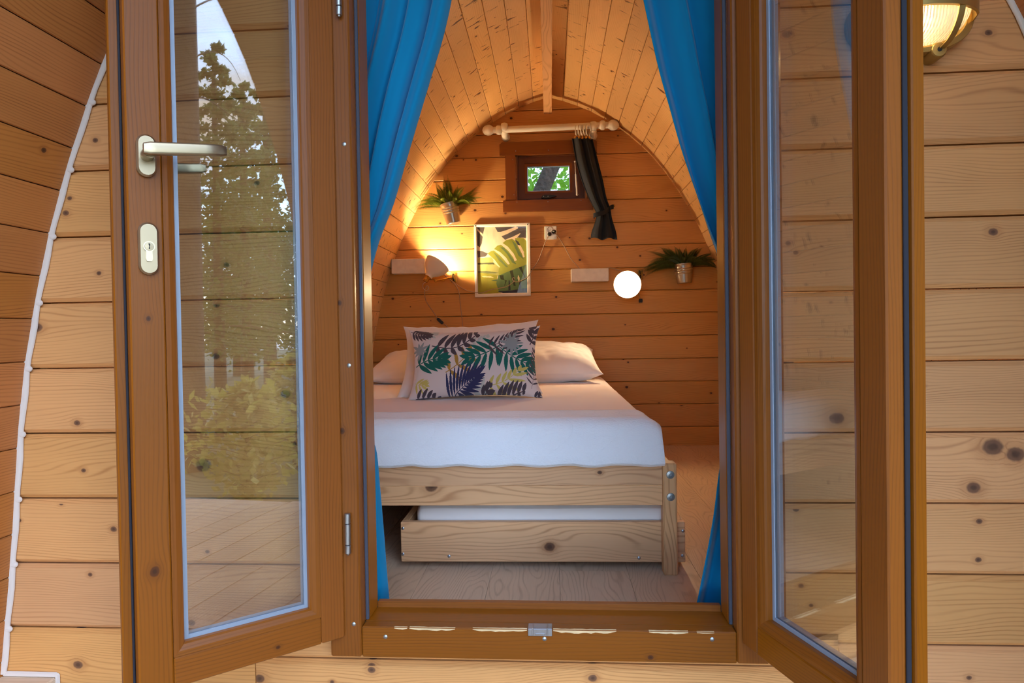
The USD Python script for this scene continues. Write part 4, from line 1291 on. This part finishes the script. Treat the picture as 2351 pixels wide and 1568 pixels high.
put(l1, 'switch', hull([sw0 + dd * a_ + nn * b_ + V(0, -1, 0) * c_ for a_, b_ in ((0, .0055), (.006, .0085), (.018, .0068), (.028, .0068), (.040, .0085), (.046, .0055)) for b_ in (b_, -b_) for c_ in (.007, -.007)]), BLACK_PLASTIC, label='black inline switch')
plug(l1, V(s2[0], YB - .0132, s2[2]), (.05, -1, -.12))
hd = at(1440, 655, YB - .155)
l2, J2, W2_ = lamp('clamp_lamp', 'lit clamp lamp seen as a glowing round disc beside the darker fern', hd, (-.10, -1, -.02), (1469, 630), [at(1462, 636, YB - .07)], LAMP * .72, 'b')
lamp_cord(l2, [D(1271, 533, .034), D(1279, 540, .02), D(1290, 556, .010), D(1302, 578, .010), D(1313, 597, .010), D(1325, 610, .010), D(1332, 618, .010), D(1345, 625, .004), D(1375, 622, .004), D(1396, 615, .004), D(1420, 620, .008), D(1445, 628, .012), D(1466, 634, .02)], n=90)
plug(l2, V(s3[0], YB - .0132, s3[2]), (.25, -1, .0))
lamp_cord(l2, [J2, D(1466, 668, .03), D(1468, 679, .012), D(1470, 686, .010)], n=24)
q = D(1471, 690, .010)
put(l2, 'switch', hull([q + V(a_, c_, b_) for a_, b_ in ((-.009, .010), (.009, .010), (.011, 0), (.009, -.012), (-.009, -.012), (-.011, 0)) for c_ in (-.007, .007)]), BLACK_PLASTIC, label='black inline switch')


# ---------------------------------------------------------------- ferns in tin pots
def fern(label, rim_px, foot_px, tilt, fr, mat, seed, ry=YB - .062):
    """Tin pot hung on the wall with arching sword-fern fronds. fr: (azimuth, rise, length, droop) in degrees and metres."""
    T = xf('potted_fern', label, 'plant', 'ferns in tin pots')
    c0, c1 = at(*rim_px, ry), at(*foot_px, ry)
    up = (c0 - c1)
    Hh = np.linalg.norm(up)
    up = up / Hh
    R1, R2 = .0545, .041
    f = lambda t: R2 + (R1 - R2) * t
    prof = [(0, .001), (f(0) - .002, 0), (f(0), .002)]
    for k, t in enumerate(np.linspace(.05, .93, 30)):
        bump_ = .0018 if any(abs(t - q_) < .02 for q_ in (.5, .62, .74)) else 0
        prof.append((f(t) + bump_, t * Hh))
    prof += [(f(1) + .0022, Hh - .003), (f(1) + .0022, Hh), (f(1) - .001, Hh), (f(.9) - .001, Hh * .9)]
    put(T, 'pot', lathe(prof, 40, up, c1), TIN, smooth=40, label='ribbed tin pot')
    put(T, 'soil', lathe([(f(.88), Hh * .88), (.02, Hh * .93), (0, Hh * .93)], 20, up, c1), SOIL, smooth=True)
    put(T, 'hanger', box(c0[0] - .02, c0[0] + .02, ry + R1 - .004, YB - .0004, c0[2] - .03, c0[2] - .008, .002), TIN)
    rr = np.random.default_rng(seed)
    base = c0 - up * .012
    for az, rise, ln, droop in fr:
        ln *= 1.14 if seed == 4 else 1.0
        a_, e_ = math.radians(az), math.radians(rise)
        d0 = V(math.cos(a_) * math.cos(e_), math.sin(a_) * math.cos(e_), math.sin(e_))
        st = base + V(math.cos(a_), math.sin(a_), 0) * rr.uniform(.008, .03)
        n_ = 26
        pts, d, p = [st], d0.copy(), st.copy()
        for k in range(n_):
            d = d + V(0, 0, -droop / n_ * (.4 + 1.2 * k / n_))
            d /= np.linalg.norm(d)
            p = p + d * ln / n_
            if p[1] > YB - .006:
                p[1] = YB - .006
            pts.append(p.copy())
        pts = np.array(pts)
        side = np.cross(d0, V(0, 0, 1))
        side /= max(np.linalg.norm(side), 1e-6)
        tw = math.radians(rr.uniform(-40, 40))
        v_, f_ = [], []
        fine = spline(pts, 2 * n_)
        for k in range(3, len(fine) - 1):
            t = k / len(fine)
            tg = fine[k] - fine[k - 1]
            tg /= np.linalg.norm(tg)
            vd = np.cross(tg, V(.05, -1, .35))
            sd = vd - tg * (vd @ tg)
            sd /= np.linalg.norm(sd)
            nz = np.cross(sd, tg)
            sd = sd * math.cos(tw) + nz * math.sin(tw)
            nz = np.cross(sd, tg)
            L = (.010 + ln * .09) * (math.sin(math.pi * min(1, t * .9 + .18)) ** .7) * (1 if t < .85 else max(.1, (1 - t) / .15))
            for s in (-1, 1):
                o = fine[k]
                tip = o + (sd * s * .94 + tg * .34) * L - nz * L * .14
                q = o + (sd * s * .94 + tg * .34) * L * .42 + nz * L * .05
                wv = tg * max(.0008, L * .085)
                i0 = len(v_)
                v_ += [o, q + wv, tip, q - wv]
                f_ += [(i0, i0 + 1, i0 + 2), (i0, i0 + 2, i0 + 3)]
        leafs = trimesh.Trimesh(np.array(v_), np.array(f_), process=False)
        put(T, 'frond', join(leafs, tube(pts, np.linspace(.0012, .0005, len(pts)), 5)), mat)
    return T


rr = np.random.default_rng(2)
F1 = [(178, 14, .19, 1.0), (172, 30, .15, .8), (168, 66, .12, .35), (205, 38, .14, 1.2), (118, 74, .17, .25), (100, 72, .18, .2), (152, 64, .16, .3), (62, 68, .13, .4), (24, 44, .18, .3), (12, 36, .17, .5), (3, 30, .17, .8), (-10, 34, .14, 1.8),
      (-8, 44, .17, 2.4), (-30, 34, .14, 2.2), (-60, 40, .10, 1.9), (-110, 42, .09, 2.0), (-140, 36, .13, 1.8), (190, 24, .19, 1.3), (-80, 60, .10, 1.2), (-40, 55, .14, 1.1), (135, 52, .12, .6), (182, 46, .15, 1.1)]
fern('potted fern in a ribbed tin pot on the wall above the pale lamp shade', (1031, 468), (1042, 514), 0, F1, FERN, 4)
F2 = [(176, 14, .25, 1.1), (170, 30, .19, 1.0), (182, 22, .24, 1.6), (-172, 12, .23, 1.4), (-165, 26, .20, 1.7), (168, 40, .22, .7), (158, 52, .18, .6), (140, 64, .14, .5), (100, 68, .13, .4), (70, 64, .14, .4), (38, 46, .19, .5), (20, 36, .21, .6), (8, 28, .22, .9), (-4, 24, .20, 1.6),
      (-10, 36, .19, 2.3), (-35, 32, .15, 1.8), (-60, 46, .12, 1.4), (-100, 48, .11, 1.4), (-140, 40, .15, 1.5), (-50, 60, .13, .9), (-130, 62, .14, .8), (30, 58, .15, .5), (150, 56, .16, .6), (186, 42, .18, 1.0)]
fern('darker spreading fern in a ribbed tin pot on the wall beside the lit round lamp', (1569, 606), (1572, 650), 0, F2, FERN_DARK, 9)

# ================================================================ bulkhead lamp outside
bh = xf('wall_lamp', 'caged brass bulkhead lamp lit on the outside wall above the door leaf without a handle', 'lamp', **FX)
g = lambda px, py, y: atf(px, py, y)
BYF = -.006
xc, xe = g(2105, 60, -.05)[0] - .025, None
zc = .70
cx_, cz_ = g(2100, 10, -.04)[0], g(2085, 40, -.04)[2]
RX, RZ = .108, .064
w = np.linspace(0, 2 * np.pi, 64, endpoint=False)
sup = lambda a_, k_: np.stack([cx_ + RX * k_ * np.sign(np.cos(a_)) * np.abs(np.cos(a_)) ** .9, 0 * a_, cz_ + RZ * k_ * np.sign(np.sin(a_)) * np.abs(np.sin(a_)) ** .9], 1)


def rim(ks):
    r_ = []
    for k_, y in ks:
        q = sup(w, k_)
        q[:, 1] = y
        r_.append(q)
    m = loft(r_)
    if m.volume < 0:
        m.invert()
    return m


put(bh, 'body', rim([(1.0, -.001), (1.0, -.030), (.98, -.036), (.86, -.038), (.82, -.034), (.80, -.02)]), CAST, smooth=40)
dome = [(.80, -.034), (.79, -.052), (.73, -.074), (.60, -.090), (.42, -.099), (.2, -.103), (.01, -.104)]
Nn = Net()
px_ = Nn("separate_xyz", "x", vector=Nn("geometry", "position"))
ribs = Nn("bump", "normal", height=Nn.m("sine", Nn.m("multiply", px_, 1150.0)), strength=.8, distance=.003)
RIBGLASS = Nn.done('ribbed_lamp_glass', Nn("mix_closure", "closure", fac=.86, closure1=Nn("transparent_bsdf", "BSDF", color=(1, .97, .9)), closure2=Nn("principled_bsdf", "BSDF", base_color=(.85, .8, .7), roughness=.15, transmission_weight=.35, normal=ribs)))
put(bh, 'glass', rim(dome), RIBGLASS, smooth=True, label='ribbed lamp glass')
put(bh, 'bulb', ball((cx_ - .02, -.045, cz_), .022, 3), glow('bulb_porch', (1.0, .74, .42), PORCH), smooth=True)
for sx in (-.045, .045):
    t = np.linspace(-1, 1, 25)
    arc = np.stack([np.full(25, cx_ + np.sign(sx) * .047), -.036 - .070 * np.sqrt(np.clip(1 - t ** 2, 0, 1)) ** 1.0, cz_ + t * RZ * .93], 1)
    r_ = [[p + V(-.005, 0, 0), p + V(.005, 0, 0), p + V(.005, .006, 0), p + V(-.005, .006, 0)] for p in arc]
    m = loft(r_)
    if m.volume < 0:
        m.invert()
    put(bh, 'guard_bar', m, CAST, smooth=40)
t = np.linspace(-1, 1, 25)
arc = np.stack([cx_ + t * RX * .95, -.040 - .076 * np.sqrt(np.clip(1 - t ** 2, 0, 1)), np.full(25, cz_)], 1)
m = loft([[p + V(0, 0, -.011), p + V(0, 0, .011), p + V(0, .007, .011), p + V(0, .007, -.011)] for p in arc])
if m.volume < 0:
    m.invert()
put(bh, 'guard_bar', m, CAST, smooth=40)
for sx, sz in ((.043, -.96), (-.043, -.96), (.043, .96), (-.043, .96)):
    P_ = V(cx_ + sx, 0, cz_ + sz * (RZ - .002))
    put(bh, 'screw_lug', lathe([(.0, .040), (.012, .0395), (.0145, .036), (.0145, .001), (0, .001)], 20, (0, -1, 0), P_), CAST, smooth=40)
    put(bh, 'screw', lathe([(.0, .0006), (.0042, .0006), (.0042, 0)], 12, (0, -1, 0), P_ + V(0, -.0402, 0)), BLACK_PLASTIC)

# ================================================================ outdoors
deck = xf('deck', kind='structure')
y = -.012
while y > -2.4:
    y0 = y - .118
    x0, x1 = (-1.05, 1.0) if y > -.86 else (-1.3, .98)
    # grooved decking board : ridges run along it
    sec = []
    ng = 10
    for k in range(ng):
        a_ = y0 + .0025 + (.113) * k / ng
        b_ = .113 / ng
        sec += [(a_, -.030), (a_ + b_ * .5, -.030), (a_ + b_ * .55, -.0355), (a_ + b_ * .95, -.0355)]
    sec = [(y0 + .0025, -.056)] + sec + [(y - .002, -.030), (y - .002, -.056)]
    m = loft([[[x0, a_, b_] for a_, b_ in sec], [[x1, a_, b_] for a_, b_ in sec]])
    if m.volume < 0:
        m.invert()
    put(deck, 'plank', m, DECK, g=(1, 0, 0))
    y -= .118
put('/World', 'lawn', grid(np.stack([np.stack([np.linspace(-40, 40, 60), np.full(60, yy), -.32 + .25 * (fbm(np.stack([np.linspace(-40, 40, 60) * .2, np.full(60, yy * .2), np.zeros(60)], 1), 2, 3) - .5)], 1) for yy in np.linspace(40, -40, 60)])), GRASS, smooth=True, kind='structure')


def tree(name, label, cat, base, h, trunk_r, crown, nleaf, leaf, mat, seed, group='garden trees', lean=(0, 0)):
    """Trunk, boughs and a crown of leaf blades. crown: (start height share, radius, cone?)"""
    rr = np.random.default_rng(seed)
    T = xf(name, label, cat, group)
    B = V(*base)
    top = B + V(lean[0], lean[1], h)
    bend = [B + V(0, 0, -.1), B + V(lean[0] * .25, lean[1] * .25, h * .3), B + V(lean[0] * .6, lean[1] * .6, h * .6), top]
    put(T, 'trunk', tube(spline(bend, 20), np.linspace(trunk_r, trunk_r * .2, 20), 12), BARK, smooth=True)
    s0, R, cone = crown
    v_, f_ = [], []
    nb = 46
    for i in range(nb):
        t = s0 + (1 - s0) * (i + .5) / nb
        c_ = B + V(lean[0], lean[1], h) * V(t, t, t)
        rad = R * ((1 - t) / (1 - s0) * .9 + .1 if cone else math.sin(math.pi * min(1, (t - s0) / (1 - s0) * .85 + .12)))
        az = i * 2.4 + rr.uniform(-.4, .4)
        tip = c_ + V(math.cos(az) * rad, math.sin(az) * rad, rad * (-.12 if cone else .3))
        put(T, 'bough', tube(np.array([c_, (c_ + tip) / 2 + V(0, 0, .05 * rad), tip]), [trunk_r * .22 * (1.1 - t), trunk_r * .14 * (1.1 - t), .004], 5), BARK)
        k = nleaf // nb
        q = rr.beta(1.6, 1.1, k)[:, None]
        p = c_ + (tip - c_) * q + rr.normal(0, 1, (k, 3)) * rad * V(.2, .2, .11 if cone else .18)
        n_ = rr.normal(0, 1, (k, 3)) + V(0, 0, .7)
        n_ /= np.linalg.norm(n_, axis=1, keepdims=True)
        d1 = np.cross(n_, rr.normal(0, 1, (k, 3)))
        d1 /= np.linalg.norm(d1, axis=1, keepdims=True)
        d2 = np.cross(n_, d1)
        L = leaf * rr.uniform(.6, 1.3, (k, 1))
        i0 = len(v_) * 1
        q4 = np.stack([p, p + d1 * L * .5 + d2 * L * .32, p + d1 * L, p + d1 * L * .5 - d2 * L * .32], 1).reshape(-1, 3)
        base_i = sum(len(x_) for x_ in v_)
        v_.append(q4)
        a_ = base_i + np.arange(k) * 4
        f_ += [np.stack([a_, a_ + 1, a_ + 2], 1), np.stack([a_, a_ + 2, a_ + 3], 1)]
    put(T, 'crown', trimesh.Trimesh(np.vstack(v_), np.vstack(f_), process=False), mat, kind='stuff')
    return T
# trees that the open glazed leaf mirrors
tree('conifer', 'feathery conifer mirrored in the glazed door leaf, the nearest of the three', 'tree', (4.4, -3.75, -.3), 3.9, .07, (.22, .70, True), 7000, .055, LEAF_DEEP, 1)
tree('conifer', 'feathery conifer mirrored in the glazed door leaf, the middle one of three', 'tree', (5.9, -4.45, -.3), 4.1, .09, (.2, .72, True), 7000, .06, LEAF_DEEP, 2)
tree('conifer', 'feathery conifer mirrored in the glazed door leaf, the farthest of the three', 'tree', (7.6, -5.2, -.3), 5.0, .11, (.2, .85, True), 7000, .08, LEAF_DEEP, 7)
tree('broadleaf_tree', 'rounded broadleaf tree mirrored at the edge of the door glass', 'tree', (10.2, -5.9, -.3), 3.6, .12, (.12, 1.1, False), 6000, .11, LEAF_DEEP, 3)
tree('broadleaf_tree', 'far round-crowned tree behind the mirrored conifers', 'tree', (13.5, -9.8, -.3), 4.2, .14, (.1, 2.0, False), 7000, .15, LEAF_DEEP, 4)
for i, (x, y, h) in enumerate(((2.15, -1.95, .72), (3.15, -2.2, .85), (4.2, -2.5, 1.0), (3.7, -3.75, .8), (5.4, -3.0, 1.1))):
    tree('shrub', ['low golden shrub at the edge of the deck, the nearest one', 'golden shrub between the deck and the conifers', 'golden shrub on the pod side of the lawn', 'golden shrub farthest out on the lawn', 'tall golden shrub farthest along the pod'][i], 'shrub', (x, y, -.35), h, .025, (.02, .34, False), 1300, .07, LEAF_GOLD, 20 + i, 'golden shrubs by the deck')
T = xf('tree', 'bare dark tree trunk mirrored at the free edge of the door glass', 'tree', 'garden trees')
put(T, 'trunk', tube(spline([(2.9, -2.95, -.4), (2.92, -2.96, 1.2), (2.86, -2.9, 2.6), (2.95, -3.0, 5)], 20), np.linspace(.13, .09, 20), 14), BARK, smooth=True)
rr = np.random.default_rng(31)
for k in range(5):
    z = 2.4 + .35 * k
    p = V(2.9, -2.95, z)
    d = V(.45 + .3 * rr.random(), -.1 + .6 * rr.random(), .3)
    put(T, 'bough', tube(spline([p, p + d * .5 + V(0, 0, .1 * rr.normal()), p + d + V(0, 0, .12 * rr.normal()), p + d * 1.4 + V(0, 0, -.2)], 14), np.linspace(.009, .002, 14), 6), BARK, smooth=True)

# the tree behind the pod, seen through the small window
YT = YB + 1.7
a, b = at(1244, 437, YT), at(1266, 385, YT)
d = (b - a) / (b[2] - a[2])
T = xf('tree', 'leaning tree trunk among bright leaves seen through the small back window', 'tree', 'garden trees')
pts = [a + d * (z - a[2]) + V(0, 0, 0) for z in (-.4, .6, a[2], b[2], 2.6, 3.4)]
pts[0][0] += .25
put(T, 'trunk', tube(spline(pts, 24), np.linspace(.085, .055, 24), 14), BARK, smooth=True)
put(T, 'bough', tube(spline([b + d * .05, b + V(.22, .1, .14), b + V(.6, .25, .2)], 12), np.linspace(.025, .01, 12), 8), BARK, smooth=True)
k = 13000
p = np.stack([rr.uniform(-1.5, 1.5, k), YT + rr.uniform(-.25, 2.6, k), rr.uniform(.9, 3.6, k)], 1)
near = np.linalg.norm(np.cross(p - a, d / np.linalg.norm(d)), axis=1)
p = p[(near > .42) | (p[:, 1] > YT + .15)]
k = len(p)
n_ = rr.normal(0, 1, (k, 3)) + V(0, -.5, .8)
n_ /= np.linalg.norm(n_, axis=1, keepdims=True)
d1 = np.cross(n_, rr.normal(0, 1, (k, 3)))
d1 /= np.linalg.norm(d1, axis=1, keepdims=True)
d2 = np.cross(n_, d1)
L = rr.uniform(.05, .10, (k, 1))
q6 = np.stack([p, p + d1 * L * .3 + d2 * L * .3, p + d1 * L * .7 + d2 * L * .22, p + d1 * L, p + d1 * L * .7 - d2 * L * .22, p + d1 * L * .3 - d2 * L * .3], 1).reshape(-1, 3)
i = np.arange(k)[:, None] * 6
f = np.vstack([i + V(0, 1, 5).astype(int), i + V(1, 2, 5).astype(int), i + V(2, 4, 5).astype(int), i + V(2, 3, 4).astype(int)])
put(T, 'foliage', trimesh.Trimesh(q6, f, process=False), LEAF_SUN, kind='stuff')

# dense trees on the other side of the pod, which keep the light off that side
for i, (x, y, lb) in enumerate(((-3.4, -.5, 'tall dense tree beside the pod, nearest its wall'), (-3.3, -4.9, 'tall dense tree off the corner of the deck'), (-7.6, -2.8, 'tall dense tree in the second row beside the pod'))):
    tree('broadleaf_tree', lb, 'tree', (x, y, -.35), 7.5, .16, (.03, 1.5, False), 46000, .17, LEAF_DEEP, 50 + i, 'shading trees')
